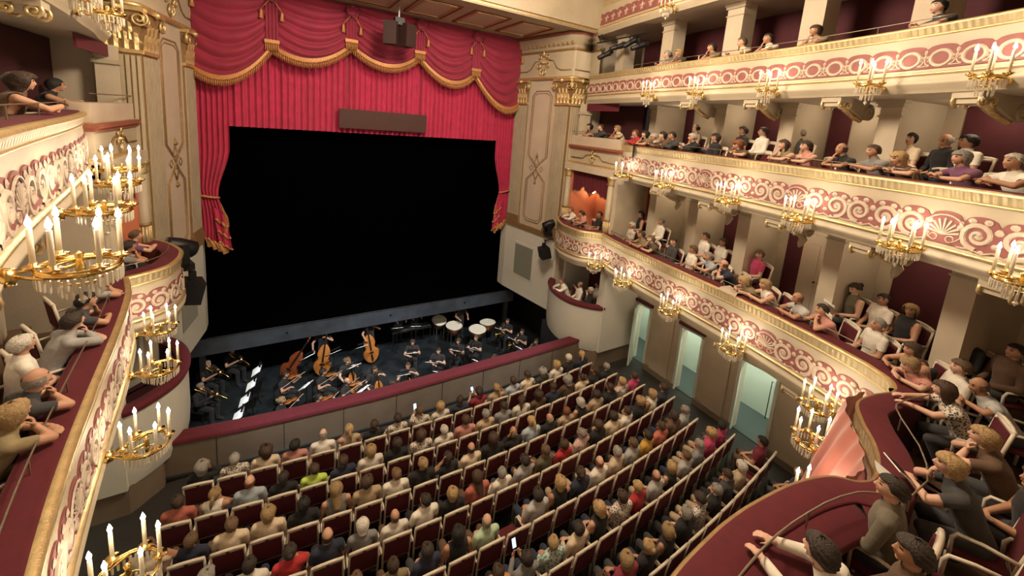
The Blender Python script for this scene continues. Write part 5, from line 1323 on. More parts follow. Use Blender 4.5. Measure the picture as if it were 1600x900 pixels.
SP = ['lap'] * 5 + ['lap_turn'] * 3 + ['lap_down'] * 2 + ['lap_tilt'] * 3 + ['cheek', 'ear']
PHONES = PHONE_SEATS
for (i, k, x) in SEATS:
    yb = -7.0 - .835 * i + .0125 * x * x; rz = math.atan(2 * .0125 * x); z = .05 * i
    loc = Vector((x - math.sin(rz) * .26 * -1 * 0, yb + .27, z))
    chair(loc, rz, 'white-framed red stalls chair, %s row behind the orchestra pit, %s from the left end' % (ORD[i], ORD[k]), 'stalls chairs')
    st = SITTER.get((i, k))
    if st is None and rs.random() < .07: continue
    sh, ha, hc_ = st if st else (rs.choice(PAL),) + rs.choice(HP)
    ps = rs.choice(SP)
    if (i, k) in PHONES: ps = 'phone'
    person(loc + Vector((0, -.02, .0)), rz + rs.uniform(-.12, .12), ps, sh, ha, hc_, '%s person in %s top, %s stalls row, %s seat from the left' % (hname(ha, hc_), cname(sh), ORD[i], ORD[k]), 'audience in the stalls',
           scale=rs.uniform(.94, 1.04), flip=rs.random() < .5, trousers=rs.choice(('navy', 'black', 'charcoal', 'beige', 'brown')), rnd=rs)
    if (i, k) in PHONES:
        ph = empty('mobile_phone'); ph.matrix_basis = Matrix.Translation(loc) @ Matrix.Rotation(rz, 4, 'Z') @ Matrix.Translation((0, .36, .99)) @ Matrix.Rotation(-.45, 4, 'X'); tag(ph, PHONES[(i, k)], 'phone', 'phones in the stalls')
        m = MB(); m.box((0, 0, .0), (.075, .009, .15)); m.build('phone_body', 'black_metal', ph); m = MB(); m.box((0, -.006, .0), (.068, .003, .138)); m.build('screen', 'phone_screen', ph)
# ---- risers and people on the balconies
for k in (1, 2):
    for s in (1, -1):
        pth = PATHS[k]; d0, d1 = sorted((pth.find_y(-5.75, s), pth.find_y(-12.9 if k == 1 else -14.0, s)))
        sub = Path([pth.at(d0 + (d1 - d0) * i / 40)[0] for i in range(41)])
        o = sweep(sub, [(-1.12, -.76), (-1.12, -.53), (-2.14, -.53)], 'floor_riser_%s_%s' % (NAMES[k], 'right' if s == 1 else 'left'), 'floor_wood', None, z0=ZR[k]); o['kind'] = 'structure'
PL = {'rail': 'leaning on', 'rail_turn': 'leaning on', 'rail_chin': 'chin on hand at', 'rail_low': 'bent low over', 'fists': 'chin on both fists at'}
cnt = {}
rows_sorted = sorted(range(len(TIER_PEOPLE)), key=lambda q: -TIER_PEOPLE[q][4])
for q in rows_sorted:
    t, s, r, x, y, lift, rz, pose, sh, ha, hc_, sl = TIER_PEOPLE[q]
    base_p = pose.replace('near', 'rail') if pose.startswith('near') else pose
    act = PL.get(base_p, 'seated behind' if r == 1 else 'in back row behind')
    n = cnt[(t, s)] = cnt.get((t, s), 0) + 1
    if r == 1:
        pt = PATHS[t]; bi = min(range(len(pt.p)), key=lambda j: (pt.p[j] - Vector((x, y))).length); nn = (Vector((x, y)) - pt.p[bi]).dot(pt.n[bi])
        lo, hi = (-1.05, -.64) if 'lap' in pose else (-.92, -.56)
        want = min(max(nn, lo), hi); x, y = (Vector((x, y)) + pt.n[bi] * (want - nn))
    loc = (x, y, ZR[t] + DK + lift)
    lab = '%s person in %s %s %s %s rail, %s from stage' % (hname(ha, hc_), cname(sh), act, 'right' if s == 1 else 'left', NAMES[t], ORD[n - 1])
    person(loc, rz, pose, sh, ha, hc_, lab, 'audience on the balconies', sleeve=sl, scale=1.0, flip=rs.random() < .4, trousers=rs.choice(('navy', 'black', 'charcoal', 'brown')), rnd=rs)
    chair(Vector(loc) , rz, 'white-framed red chair on the %s %s balcony, %s from the stage' % (NAMES[t], 'right' if s == 1 else 'left', ORD[n - 1]), 'balcony chairs', .96)
# boxes by the proscenium
BOXP = [(-6.28, -4.95, 4.06, -1.2, 'rail_chin', 'grey', 'full', 'dark', 'short', 'near lower balcony box'), (-6.3, -4.2, 4.06, -1.1, 'rail', 'purple', 'short', 'light_brown', 'short', 'near lower balcony box'),
        (6.22, -3.8, 4.06, 1.25, 'rail', 'white', 'short', 'light_brown', 'long', 'far lower balcony box'), (6.2, -4.45, 4.06, 1.2, 'rail', 'pink', 'full', 'brown', 'short', 'far lower balcony box'),
        (6.42, -4.75, 4.06, 1.0, 'lap_turn', 'black', 'short', 'dark', 'short', 'far lower balcony box'), (6.75, -5.0, 4.22, .9, 'lap', 'black', 'long', 'black', 'none', 'far lower balcony box'),
        (6.80, -3.75, 7.16, 1.1, 'rail_chin', 'tan', 'long', 'black', 'none', 'far middle balcony box'), (6.80, -4.3, 7.16, 1.1, 'rail', 'charcoal', 'short', 'brown', 'long', 'far middle balcony box'), (6.82, -5.15, 7.16, 1.0, 'rail_chin', 'cream', 'bob', 'blond', 'short', 'far middle balcony box'),
        (5.92, -4.1, 1.42, 1.2, 'rail', 'white', 'short', 'light_brown', 'long', 'far white pit-side box'), (6.02, -4.62, 1.42, 1.0, 'lap', 'white', 'bald', 'light_brown', 'long', 'far white pit-side box'),
        (6.05, -5.15, 1.42, .9, 'lap', 'black', 'short', 'white', 'long', 'far white pit-side box'), (6.6, -4.9, 1.45, .9, 'lap', 'white', 'short', 'brown', 'short', 'far white pit-side box')]
cb = {}
for (x, y, z, rz, pose, sh, ha, hc_, sl, place) in BOXP:
    n = cb[place] = cb.get(place, 0) + 1
    person((x, y, z), rz, pose, sh, ha, hc_, '%s person in %s in the %s, %s from the stage' % (hname(ha, hc_), cname(sh), place, ORD[n - 1]), 'audience in the boxes', sleeve=sl, trousers='black', rnd=rs)
    chair((x, y, z), rz, 'white-framed red chair in the %s, %s from the stage' % (place, ORD[n - 1]), 'box chairs', .94)
# centre box, close to the camera
ZF = ZR[1] + DK
for i, (x, y, rz) in enumerate(((1.42, -14.98, .5), (1.75, -15.35, .6))):
    chair((x, y, ZF), rz, 'empty white-framed red chair at the lower right corner, %s the centre box' % ('just behind' if i == 0 else 'further behind'), 'chairs around the centre box', .96)
NEAR = [(-.02, -14.62, .15, 'near_reach', 'white', 'full', 'dark', 'long', 'leaning forearms on the wide red rail of the centre box'),
        (.52, -14.72, .25, 'near_lap', 'brown', 'full', 'dark', 'long', 'seated behind the wide red rail of the centre box'),
        (1.12, -14.42, .1, 'near_lap', 'taupe', 'short', 'dark', 'long', 'seated upright beside the pink drape of the centre box'),
        (2.2, -14.8, .25, 'near_chin', 'charcoal', 'bob', 'blond', 'short', 'chin on hand behind the curved rail beside the pink drape'),
        (2.62, -15.05, .3, 'near_lap', 'black', 'long', 'brown', 'none', 'seated in the second row behind the curved rail'),
        (3.15, -14.86, .2, 'near_fists', 'brown', 'bob', 'blond', 'short', 'leaning on fists behind the curved rail'),
        (4.1, -14.36, .45, 'near_reach', 'floral', 'long', 'brown', 'short', 'reaching over the curved rail at the balcony corner'),
        (4.9, -14.62, .5, 'near_low', 'lightgrey', 'bald', 'light_brown', 'short', 'bent forward behind the balcony corner'),
        (4.85, -14.02, .6, 'lap', 'white', 'full', 'light_brown', 'short', 'seated at the balcony corner under the pillar'),
        (-5.55, -12.35, -.75, 'near_rail', 'tan', 'bob', 'brown', 'none', 'at the lower left edge, arms on the balcony rail'),
        (5.6, -15.2, .5, 'near_lap', 'black', 'short', 'dark', 'long', 'seated in the shade behind the balcony corner'),
        (3.75, -15.4, .4, 'near_lap', 'olive', 'bob', 'dark', 'short', 'seated in the dark third row by the balcony corner')]
for i, (x, y, rz, pose, sh, ha, hc_, sl, act) in enumerate(NEAR):
    person((x, y, ZF), rz, pose, sh, ha, hc_, '%s person in %s, %s' % (hname(ha, hc_), cname(sh), act), 'audience around the centre box', sleeve=sl, trousers='charcoal', rnd=rs)
    chair((x, y, ZF), rz, 'white-framed red chair of the %s person in %s near the centre box' % (hname(ha, hc_), cname(sh)), 'chairs around the centre box', .96)
# ================================================================== orchestra
PZ = -1.6
def fiddle_outline(n=40):
    pts = []
    for i in range(n):
        a = 2 * PI * i / n; y = -math.cos(a)      # -1 bottom .. 1 top
        wdt = (.50 if y < -.15 else .40); r = wdt * (1 - .36 * math.exp(-((y - .08) / .20) ** 2))
        pts.append((math.sin(a) * r * (1 - .12 * max(0, y)), y * .88))
    return pts
def fiddle_meshes(sz, wood):
    """body in x/z plane, front facing -y; sz = body length"""
    o = fiddle_outline(); s = sz / 1.76; th = .085 * sz; n = len(o); m = MB()
    rows = []
    for yy, k in ((-th * .5, .0), (-th * .5, .90), (-th * .42, 1.0), (th * .42, 1.0), (th * .5, .90), (th * .5, .0)):
        kk = max(k, .02); rows.append([(x * s * kk, yy * (1 + (.35 if k == 0 else 0)), z * s * kk) for x, z in o])
    m.grid(rows, closed=True); P = dict(body=m.mesh('body', wood, True))
    m = MB(); m.hexa([(-.03 * sz, -.09 * sz, -.05 * sz), (.03 * sz, -.09 * sz, -.05 * sz), (.03 * sz, -.07 * sz, -.05 * sz), (-.03 * sz, -.07 * sz, -.05 * sz), (-.022 * sz, -.06 * sz, .88 * sz), (.022 * sz, -.06 * sz, .88 * sz), (.022 * sz, -.045 * sz, .88 * sz), (-.022 * sz, -.045 * sz, .88 * sz)])
    P['fingerboard'] = m.mesh('fingerboard', 'ebony')
    m = MB(); m.tube([(0, -.035 * sz, .46 * sz), (0, -.03 * sz, .9 * sz), (0, -.03 * sz, .98 * sz), (0, -.06 * sz, 1.02 * sz), (0, -.08 * sz, .99 * sz)], [.028 * sz, .026 * sz, .03 * sz, .026 * sz, .018 * sz], 8); P['neck'] = m.mesh('neck', wood, True)
    m = MB(); m.box((0, -.085 * sz, -.12 * sz), (.14 * sz, .012 * sz, .05 * sz)); m.box((0, -.075 * sz, -.30 * sz), (.06 * sz, .014 * sz, .22 * sz)); P['tailpiece'] = m.mesh('tailpiece', 'ebony')
    return P
VIO, CEL, BAS = fiddle_meshes(.36, 'wood_orange'), fiddle_meshes(.76, 'wood_orange'), fiddle_meshes(1.14, 'wood_red')
BAS2 = fiddle_meshes(1.14, 'wood_orange')
def instrument(name, parts, mx, label, cat, group):
    o = empty(name); o.matrix_basis = mx; tag(o, label, cat, group)
    for k, me in parts.items(): link(k, me, o)
    return o
def bow(mx, L_, label):
    o = empty('bow'); o.matrix_basis = mx; tag(o, label, 'bow', 'string bows')
    m = MB(); m.tube([(-L_ / 2, 0, .012), (0, 0, .006), (L_ / 2, 0, .02)], .005, 6); m.build('stick', 'wood_red', o); m = MB(); m.tube([(-L_ / 2, 0, -.008), (L_ / 2, 0, -.005)], .004, 4); m.build('bow_hair', 'paper', o)
# stands
def stand_parts(wd):
    P = []
    tilt = Matrix.Rotation(-.98, 3, 'X')
    m = MB(); m.box((0, .0, 1.10), (wd, .012, .34), tilt); m.box((0, -.135, 1.01), (wd, .05, .012)); P.append(('desk', m.mesh('desk', 'black_metal')))
    m = MB(); m.tube([(0, .02, .08), (0, .02, 1.08)], .013, 6); P.append(('pole', m.mesh('pole', 'black_metal')))
    m = MB()
    for a in (.5, 2.6, 4.7): m.tube([(0, .02, .12), (.26 * math.cos(a), .02 + .26 * math.sin(a), .012)], .011, 5)
    P.append(('tripod_foot', m.mesh('tripod_foot', 'black_metal')))
    n = 2 if wd < .6 else 3
    for k in range(n):
        m = MB(); m.box(((k - (n - 1) / 2) * .215, -.008, 1.112), (.21, .006, .29), tilt @ Matrix.Identity(3)); P.append(('sheet_music', m.mesh('sheet_music', 'paper')))
    m = MB(); m.box((0, .10, 1.300), (wd * .7, .028, .006)); P.append(('lamp_bar', m.mesh('lamp_bar', 'stand_lamp')))
    m = MB(); m.box((0, .10, 1.312), (wd * .74, .05, .014)); m.box((0, .124, 1.302), (wd * .74, .006, .02)); P.append(('lamp_hood', m.mesh('lamp_hood', 'black_metal')))
    m = MB(); m.tube([(0, .14, 1.19), (0, .16, 1.27), (0, .11, 1.31)], .006, 5); P.append(('lamp_arm', m.mesh('lamp_arm', 'black_metal')))
    return P
ST, ST_W = stand_parts(.48), stand_parts(.80)
def stand(x, y, rz, label, wide=False, z=PZ):
    o = empty('music_stand', (x, y, z), rz); tag(o, label, 'music stand', 'music stands in the pit')
    for n, me in (ST_W if wide else ST): link(n, me, o)
# rotation so that local +y points from (x,y) to target
def face(x, y, tx=0.0, ty=-4.6): return math.atan2(-(tx - x), ty - y)
ro = random.Random(9)
def RZ(loc, rz): return Matrix.Translation(loc) @ Matrix.Rotation(rz, 4, 'Z')
MUS = [(-5.55, -1.1, 'trombone', 'short', 'grey'), (-5.5, .15, 'trombone', 'short', 'grey'), (-4.9, .75, 'trombone', 'short', 'dark'),
       (-3.34, -1.43, 'violin', 'short', 'dark'), (-3.47, -2.74, 'violin', 'bun', 'blond'), (-2.51, -3.02, 'violin', 'bun', 'black'), (-1.63, -2.56, 'violin', 'bald', 'light_brown'), (-2.25, -1.75, 'violin', 'full', 'dark'),
       (-1.45, -1.35, 'cello', 'curly', 'light_brown'), (-.70, -2.2, 'cello', 'long', 'dark'), (.42, -2.45, 'cello', 'short', 'brown'), (-.35, -3.25, 'violin', 'full', 'brown'),
       (.99, -1.11, 'wind', 'long', 'brown'), (1.70, -2.05, 'wind', 'short', 'dark'), (1.83, -3.35, 'violin', 'full', 'black'), (2.65, -1.7, 'wind', 'long', 'brown'), (3.40, -1.75, 'wind', 'short', 'light_brown'), (3.45, -3.25, 'wind', 'short', 'brown'), (.75, -3.5, 'violin', 'short', 'dark'),
       (5.30, -1.0, 'wind', 'short', 'dark'), (5.42, -2.05, 'wind', 'short', 'dark'), (5.55, -2.95, 'wind', 'short', 'brown')]
cm = {}
NAMEI = dict(violin='violin', cello='cello', trombone='trombone', wind='wind instrument')
for (x, y, kind, ha, hc_) in MUS:
    rz = face(x, y) + (.15 if kind == 'violin' else 0); n = cm[kind] = cm.get(kind, 0) + 1
    kd = 'horn' if kind == 'wind' and x > 5 else ('woodwind' if kind == 'wind' else kind)
    person((x, y, PZ), rz, kind, 'black', ha, hc_, '%s musician in black playing the %s %s from the left' % (hname(ha, hc_), ORD[n - 1], kd), 'musicians in the orchestra pit', sleeve=ro.choice(('short', 'long', 'short')), trousers='black', rnd=ro)
    # chair
    o = empty('orchestra_chair', (x, y, PZ), rz); tag(o, 'black chair under the %s %s player in the pit' % (ORD[n - 1], kd), 'chair', 'orchestra chairs')
    m = MB(); m.box((0, .02, .435), (.42, .42, .04)); m.build('seat', 'black_paint', o); m = MB(); m.box((0, -.22, .76), (.40, .025, .22)); m.build('backrest', 'black_paint', o)
    for a in (-.18, .18):
        for b in (-.19, .2):
            m = MB(); m.tube([(a, b, .0), (a, b, .42)] if b > 0 else [(a, b, 0), (a, b - .03, .86)], .012, 5); m.build('leg', 'black_metal', o)
    J = VAR[kind]['hm'].translation; L0 = Matrix.Translation((x, y, PZ)) @ Matrix.Rotation(rz, 4, 'Z')
    lab = lambda what: '%s of the %s %s player from the left of the pit' % (what, ORD[n - 1], kd)
    if kind == 'violin':
        mx = L0 @ Matrix.Translation((-.13, J.y + .20, J.z - .13)) @ Matrix.Rotation(.45, 4, 'Z') @ Matrix.Rotation(-PI / 2 + .25, 4, 'X')
        instrument('violin', VIO, mx, lab('orange-brown violin'), 'violin', 'violins')
        bow(L0 @ Matrix.Translation((.06, J.y + .33, J.z - .10)) @ Matrix.Rotation(-.6, 4, 'Z') @ Matrix.Rotation(.35, 4, 'Y'), .70, lab('light bow'))
    elif kind == 'cello':
        mx = L0 @ Matrix.Translation((.0, .44, .52)) @ Matrix.Rotation(PI, 4, 'Z') @ Matrix.Rotation(-.30, 4, 'X')
        instrument('cello', CEL, mx, lab('orange-brown cello'), 'cello', 'cellos')
        bow(L0 @ Matrix.Translation((.12, .55, .62)) @ Matrix.Rotation(.2, 4, 'Z'), .68, lab('light bow'))
    elif kind == 'trombone':
        o = empty('trombone'); o.matrix_basis = L0 @ Matrix.Translation((.04, J.y + .10, J.z - .06)) @ Matrix.Rotation(-.30, 4, 'X'); tag(o, lab('brass trombone'), 'trombone', 'trombones')
        m = MB(); m.tube([(0, 0, 0), (0, .75, 0), (0, .80, -.05), (0, .75, -.10), (0, .0, -.10)], .009, 6); m.tube([(.06, .2, -.05), (.06, -.18, -.05), (.06, -.24, .0), (.06, -.18, .05), (.06, .1, .05)], .011, 6); m.build('slide', 'brass', o, True)
        m = MB(); m.lathe([(.012, 0), (.016, .15), (.03, .28), (.055, .36), (.115, .40)], 18, (.06, .1, .05), Matrix.Rotation(-PI / 2, 3, 'X')); m.build('bell', 'brass', o, True)
    elif kd == 'horn':
        o = empty('french_horn'); o.matrix_basis = L0 @ Matrix.Translation((.05, .36, .80)); tag(o, lab('coiled brass horn'), 'horn', 'horns')
        m = MB(); m.tube([(.15 * math.cos(t), 0.012 * math.sin(3 * t), .15 * math.sin(t)) for t in [k * .35 for k in range(36)]], .014, 6); m.tube([(.0, 0, .15), (0, -.10, .28), (0, -.2, .36)], .008, 6); m.build('coil', 'brass', o, True)
        m = MB(); m.lathe([(.02, 0), (.03, .10), (.07, .18), (.15, .23)], 18, (.10, .0, -.10), Matrix.Rotation(2.2, 3, 'Y')); m.build('bell', 'brass', o, True)
    else:
        o = empty('woodwind'); o.matrix_basis = L0 @ Matrix.Translation((0, J.y + .12, J.z - .07)) @ Matrix.Rotation(.9, 4, 'X'); tag(o, lab('slim black woodwind'), 'woodwind', 'woodwinds')
        m = MB(); m.tube([(0, 0, 0), (0, 0, -.10), (0, 0, -.52), (0, 0, -.60)], [.006, .012, .014, .03], 8); m.build('tube', 'ebony', o, True)
        m = MB()
        for k in range(8): m.lathe([(0, -.004), (.008, -.004), (.008, .006), (0, .006)], 6, (0, -.015, -.16 - k * .045), Matrix.Rotation(PI / 2, 3, 'X'))
        m.build('keys', 'steel', o)
# stands
SPOT = [(-2.59, -.55), (-1.75, -.62), (-.80, -.62), (-1.25, -1.75), (.14, -2.9), (.79, -1.75), (1.25, -2.6), (1.3, -3.25), (2.3, -2.2), (2.95, -2.35), (2.8, -3.2), (4.68, -1.45), (4.78, -2.35), (4.72, -3.1), (-1.2, -3.1), (-2.3, -3.55), (-2.75, -2.2), (.76, .25), (1.5, .1), (-2.9, -3.4)]
for i, (x, y) in enumerate(sorted(SPOT)):
    stand(x, y, face(x, y, 0, -4.6) + PI + 0.0 if False else face(x, y, 0, -4.6), 'black music stand with lit white sheets, %s from the left of the pit' % ORD[i])
for i, (x, y) in enumerate(((-4.1, -.75), (-4.22, -1.5), (-4.36, -2.2), (-4.48, -2.85))):
    stand(x, y, face(x, y, -6.5, y + .2) + PI, 'brightly lit music stand facing the trombones, %s from the stage' % ORD[i])
# double basses with players
for i, (x, y, rz, par, pl) in enumerate(((-3.05, -.05, -.5, BAS, False), (-2.05, -.12, -.25, BAS2, True), (-.35, -.02, .1, BAS2, True))):
    mx = Matrix.Translation((x, y, PZ + .62)) @ Matrix.Rotation(rz, 4, 'Z') @ Matrix.Rotation(-.22, 4, 'X') @ Matrix.Rotation((.5, .1, -.12)[i], 4, 'Y')
    instrument('double_bass', par, mx, '%s double bass, %s from the left at the stage edge' % (('dark red leaning', 'orange-brown', 'golden-brown')[i], ORD[i]), 'double bass', 'double basses')
    if pl:
        person((x + .05, y + .42, PZ), PI + rz, 'bass', 'black', 'short', ('brown', 'dark')[i - 1], '%s bassist in black standing behind the %s double bass' % (('brown-haired', 'dark-haired')[i - 1], ('middle', 'golden')[i - 1]), 'musicians in the orchestra pit', sleeve='short', trousers='black', rnd=ro)
# timpani, drum, vibraphone, percussionists
for i, (x, y, r, tl) in enumerate(((3.2, .05, .36, .08), (4.02, -.62, .38, .06), (4.72, -.22, .36, -.08), (2.78, .75, .33, .3))):
    o = empty('timpani' if i < 3 else 'bass_drum', (x, y, PZ)); tag(o, ('copper kettledrum with cream skin, %s from the left under the stage edge' % ORD[i]) if i < 3 else 'wooden drum tilted on a stand under the stage edge', 'drum', 'percussion drums')
    mx = Matrix.Rotation(tl, 3, 'X')
    m = MB(); m.lathe([(.05, -.45), (r * .55, -.38), (r * .85, -.22), (r, -.04), (r, 0)], 22, (0, 0, .84), mx); m.build('kettle', 'copper', o, True)
    m = MB(); m.lathe([(0, .0), (r * 1.0, .0), (r * 1.0, .012), (0, .012)], 24, (0, 0, .84), mx); m.build('skin', 'drumskin', o)
    m = MB(); m.tube([Vector((0, 0, .84)) + mx @ Vector((r * 1.02 * math.cos(2 * PI * k / 24), r * 1.02 * math.sin(2 * PI * k / 24), .008)) for k in range(24)], .014, 6, closed=True); m.build('hoop', 'steel', o, True)
    for k in range(4):
        a = PI / 4 + k * PI / 2; m = MB(); m.tube([(r * .7 * math.cos(a), r * .7 * math.sin(a), .0), (r * .75 * math.cos(a), r * .75 * math.sin(a), .55)], .012, 5); m.build('leg', 'steel', o)
vb = empty('vibraphone', (1.45, .42, PZ)); tag(vb, 'long mallet instrument with silver bars under the stage edge', 'vibraphone')
m = MB(); m.box((0, 0, .80), (1.7, .05, .05)); m.box((0, .42, .80), (1.3, .05, .05)); m.build('frame', 'black_metal', vb)
for k in range(22):
    m = MB(); L_ = .52 - .010 * k; m.box((-.80 + k * .076, .21, .845), (.056, L_, .014)); m.build('tone_bar', 'steel', vb)
for a in (-.8, .8):
    m = MB(); m.tube([(a, 0, 0), (a, 0, .8)], .018, 6); m.build('leg', 'black_metal', vb); m = MB(); m.tube([(a * .8, .42, 0), (a * .8, .42, .8)], .018, 6); m.build('leg', 'black_metal', vb)
for i, (x, y, rz, lb) in enumerate(((3.65, .45, PI, 'standing behind the kettledrums'), (1.1, 1.25, PI, 'standing behind the left end of the vibraphone'), (1.8, 1.3, PI, 'standing behind the right end of the vibraphone'))):
    person((x, y, PZ), rz, 'drum', 'black', 'short', ('blond', 'dark', 'brown')[i], '%s percussionist in black %s' % (('blond', 'dark-haired', 'brown-haired')[i], lb), 'musicians in the orchestra pit', sleeve='short', trousers='black', rnd=ro)
# ================================================================== stage lights, drape, small things
def moving_light(loc, rz, label, sc=1.0):
    o = empty('stage_light', loc, rz); o.scale = (sc,) * 3; tag(o, label, 'stage light', 'stage lights beside the proscenium')
    m = MB(); m.box((0, 0, .06), (.32, .30, .12)); m.build('base_box', 'black_metal', o)
    m = MB()
    for s in (-1, 1): m.box((s * .19, 0, .30), (.04, .14, .40))
    m.box((0, 0, .13), (.42, .14, .04)); m.build('yoke', 'black_metal', o)
    hd = MB(); rx = Matrix.Rotation(1.15, 3, 'X'); hd.lathe([(.10, -.24), (.15, -.20), (.16, .05), (.14, .20), (.125, .24)], 16, (0, 0, .42), rx); h = hd.build('lamp_head', 'black_metal', o, True)
    m = MB(); m.lathe([(0, .235), (.11, .245), (.0, .26)], 16, (0, 0, .42), rx); m.build('front_lens', 'lens', h)
def wash_light(loc, rz, label, sc=1.0):
    o = empty('stage_light', loc, rz); o.scale = (sc,) * 3; tag(o, label, 'stage light', 'stage lights beside the proscenium')
    m = MB(); m.box((0, 0, .22), (.40, .34, .38), Matrix.Rotation(-.25, 3, 'X')); m.build('lamp_housing', 'black_metal', o)
    m = MB(); m.tube([(-.24, -.2, .42), (-.24, -.22, .04), (.20, -.22, .02)], .018, 6); m.build('safety_bracket', 'chair_white', o)
    m = MB(); m.box((0, -.19, .2), (.32, .02, .30), Matrix.Rotation(-.25, 3, 'X')); m.build('glass_front', 'lens', o)
    m = MB(); m.box((0, .05, .48), (.10, .10, .16)); m.build('clamp', 'black_metal', o)
for s, w_ in ((1, 'far'), (-1, 'near')):
    moving_light((s * (5.72 if s == 1 else 5.5), -2.75 if s == 1 else -2.95, 3.98), s * 1.2, 'black moving stage light on the ledge of the %s proscenium wall' % w_, 1.0 if s == 1 else 1.35)
    wash_light((s * (5.5 if s == 1 else 5.38), -2.95 if s == 1 else -3.0, 3.10), s * 1.3, 'black stage light with pale bracket below the ledge of the %s proscenium wall' % w_, 1.1 if s == 1 else 1.45)
    m = MB(); m.tube([(s * 5.9, -2.9, 3.85), (s * 5.5, -2.9, 3.80)], .02, 6); m.tube([(s * 5.52, -2.92, 3.85), (s * 5.52, -2.92, 3.55)], .02, 6)
    tag(m.build('lamp_bracket', 'black_metal'), 'black steel arm carrying the stage lights on the %s proscenium wall' % w_, 'bracket', 'stage light arms')
def spot(loc, rz, tilt, label):
    o = empty('spotlight', loc, rz); o.scale = (.75,) * 3; tag(o, label, 'stage light', 'spotlights on the upper balcony')
    rx = Matrix.Rotation(PI / 2 + tilt, 3, 'X')
    m = MB(); m.lathe([(.07, -.30), (.10, -.26), (.11, .12), (.13, .26), (.13, .30)], 12, (0, 0, 0), rx); b_ = m.build('barrel', 'black_metal', o, True)
    m = MB(); m.lathe([(0, .29), (.11, .295), (0, .30)], 12, (0, 0, 0), rx); m.build('front_lens', 'lens', b_)
    m = MB()
    for a in (0, PI / 2, PI, 3 * PI / 2): 
        d = Vector((math.cos(a) * .13, math.sin(a) * .13, .36)); m.box(rx @ d, (.16, .16, .01), rx @ Matrix.Rotation(a, 3, 'Z') @ Matrix.Rotation(PI / 2 - .3, 3, 'Y'))
    m.build('barn_door', 'black_metal', o)
    m = MB(); m.tube([(-.14, 0, 0), (-.14, 0, .22), (.14, 0, .22), (.14, 0, 0)], .014, 5); m.build('yoke', 'black_metal', o); m = MB(); m.box((0, 0, .28), (.06, .06, .12)); m.build('clamp', 'black_metal', o)
for s, w_ in ((1, 'far'), (-1, 'near')):
    for i, (y, z, t) in enumerate(((-4.15, 10.75, -.5), (-4.75, 10.95, -.35), (-5.35, 11.0, -.6), (-5.75, 10.85, -.4))):
        spot((s * (6.35 - .03 * i), y, z), s * 1.0, t, 'black spotlight hung over the %s upper balcony, %s from the stage' % (w_, ORD[i]))
    br = base('lighting_bar', (s * 6.35, -5, 11.2), 'black lighting bar above the %s end of the upper balcony' % w_, 'lighting bar', 'lighting bars')
    m = MB(); m.tube([(s * 6.38, -3.7, 11.22), (s * 6.3, -6.1, 11.22)], .025, 6); m.build('bar', 'black_metal', br)
    for y in (-3.9, -5.9):
        m = MB(); m.tube([(s * 6.36, y, 11.22), (s * 6.36, y, 11.5)], .015, 6); m.build('hanger', 'black_metal', br)
# pink drape on the outside of the centre box
idx = [i for i, q in enumerate(PATH1.p) if 1.55 < q.x < 3.75 and q.y < -13.4]
dp = base('centre_box_drape', (2.5, -13.7, 3.6), 'salmon pink gathered drape hanging from the curved rail of the centre box', 'drape')
rows = []
pts = [PATH1.at(PATH1.s[idx[0]] + (PATH1.s[idx[-1]] - PATH1.s[idx[0]]) * k / 70) for k in range(71)]
for j in range(13):
    t = j / 12; r = []
    for k, (p_, n_) in enumerate(pts):
        u = k / 70; gather = .06 + .34 * t ** .8; fold = .05 * math.sin(u * 2 * PI * 7 + t * 2.2) * (.3 + t)
        off = .09 + gather * (1 - .6 * abs(u - .5) * 2) + fold
        r.append((p_.x + n_.x * off, p_.y + n_.y * off, ZR[1] - .05 - t * (1.55 - .35 * u) + .05 * math.sin(u * 22) * t))
    rows.append(r)
m = MB(); m.grid(rows); m.build('drape_cloth', 'drape_pink', dp, True, fix=False)
m = MB(); m.tube([Vector(q) for q in rows[-1]], .02, 5); m.build('drape_hem', 'fringe_gold', dp, True)
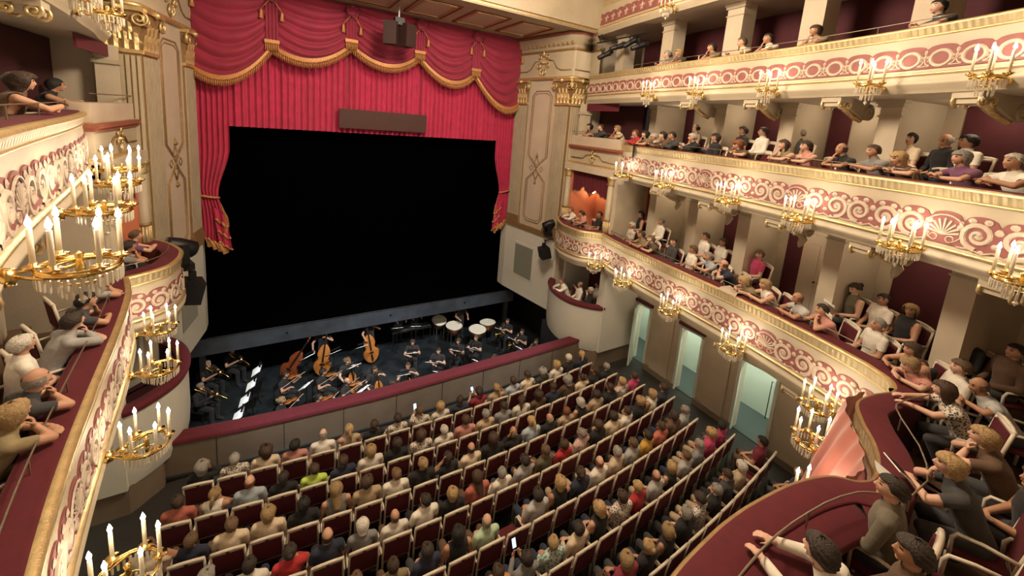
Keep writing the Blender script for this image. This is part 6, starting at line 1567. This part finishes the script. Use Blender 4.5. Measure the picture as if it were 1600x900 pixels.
# things lying on the rails
m = MB(); rows = []
for j in range(5): rows.append([(6.02 + .10 * math.cos(a) * (1 - .1 * j), -6.35 + .12 * math.sin(a), 7.84 - .12 * j) for a in (0, .5, 1.0)])
d_ = PATH2.find_y(-6.3, 1); fr = PATH2.frame(d_, .09, ZR[2])
rows = [[(x, (.02 if j else -.12), .03 - .10 * max(0, j - 1) if j else .03) for x in (-.05, 0, .06)] for j in range(6)]
m.grid(rows); sc_ = m.build('scarf', 'black_paint'); sc_.matrix_basis = fr; tag(sc_, 'dark scarf hanging over the middle balcony rail near the stage', 'scarf')
fr = PATH1.frame(PATH1.find_y(-10.35, 1), -.05, ZR[1] + .01); rows = [[(-.22 + .44 * i / 8, -.16 + .30 * j / 5, .03 + .03 * math.sin(i * 1.3) * math.cos(j) - (.06 if j == 5 else 0)) for i in range(9)] for j in range(6)]
m = MB(); m.grid(rows); cl = m.build('shawl', 'panel_pale', None, True, fix=False); cl.matrix_basis = fr; tag(cl, 'pale shawl laid on the right lowest balcony rail', 'shawl')
for i, (x, y, rz, lb) in enumerate(((1.75, -14.2, .5, 'white programme sheet held at the curved rail of the centre box'), (5.95, -12.0, .4, 'open white programme held in the lower balcony back row'))):
    pg = empty('programme', (x, y, ZR[1] + .10 if i == 0 else 5.12), rz); pg.rotation_euler = (.5, .1, rz); tag(pg, lb, 'programme', 'programmes')
    for s in (-1, 1):
        m = MB(); m.box((s * .075, 0, .012), (.148, .21, .004), Matrix.Rotation(-s * .15, 3, 'Y')); m.build('page', 'paper', pg)
tb = empty('tablet', (1.95, -14.22, ZR[1] + .16), .6); tb.rotation_euler = (.6, 0, .8); tag(tb, 'dark tablet with pale edge held behind the curved rail', 'tablet')
m = MB(); m.box((0, 0, 0), (.26, .18, .010)); m.build('tablet_case', 'paper', tb); m = MB(); m.box((0, 0, .006), (.235, .155, .003)); m.build('screen', 'ebony', tb)
# warm fill downlights added under the soffits to brighten the balcony interiors
for k in (1, 2, 3):
    for s in (1, -1):
        for i, y in enumerate({1: (-7.1, -9.1, -11.4, -13.0), 2: (-7.1, -8.85, -10.65, -12.55), 3: (-6.9, -9.25, -11.1, -12.95)}[k]):
            d = PATHS[k].find_y(y, s); fr = PATHS[k].frame(d, -1.35, ZB[k])
            m = MB(); m.lathe([(0, -.05), (.07, -.05), (.09, -.01), (.09, .0)], 12); so = m.build('soffit_fill_lamp', 'sconce_glass', BALC[k]); so.matrix_basis = fr
            p_ = fr @ Vector((0, 0, -.18)); light('soffit_fill', 'POINT', p_, SOFFIT_FILL_W, (1, .80, .58), shadow_soft_size=.12)
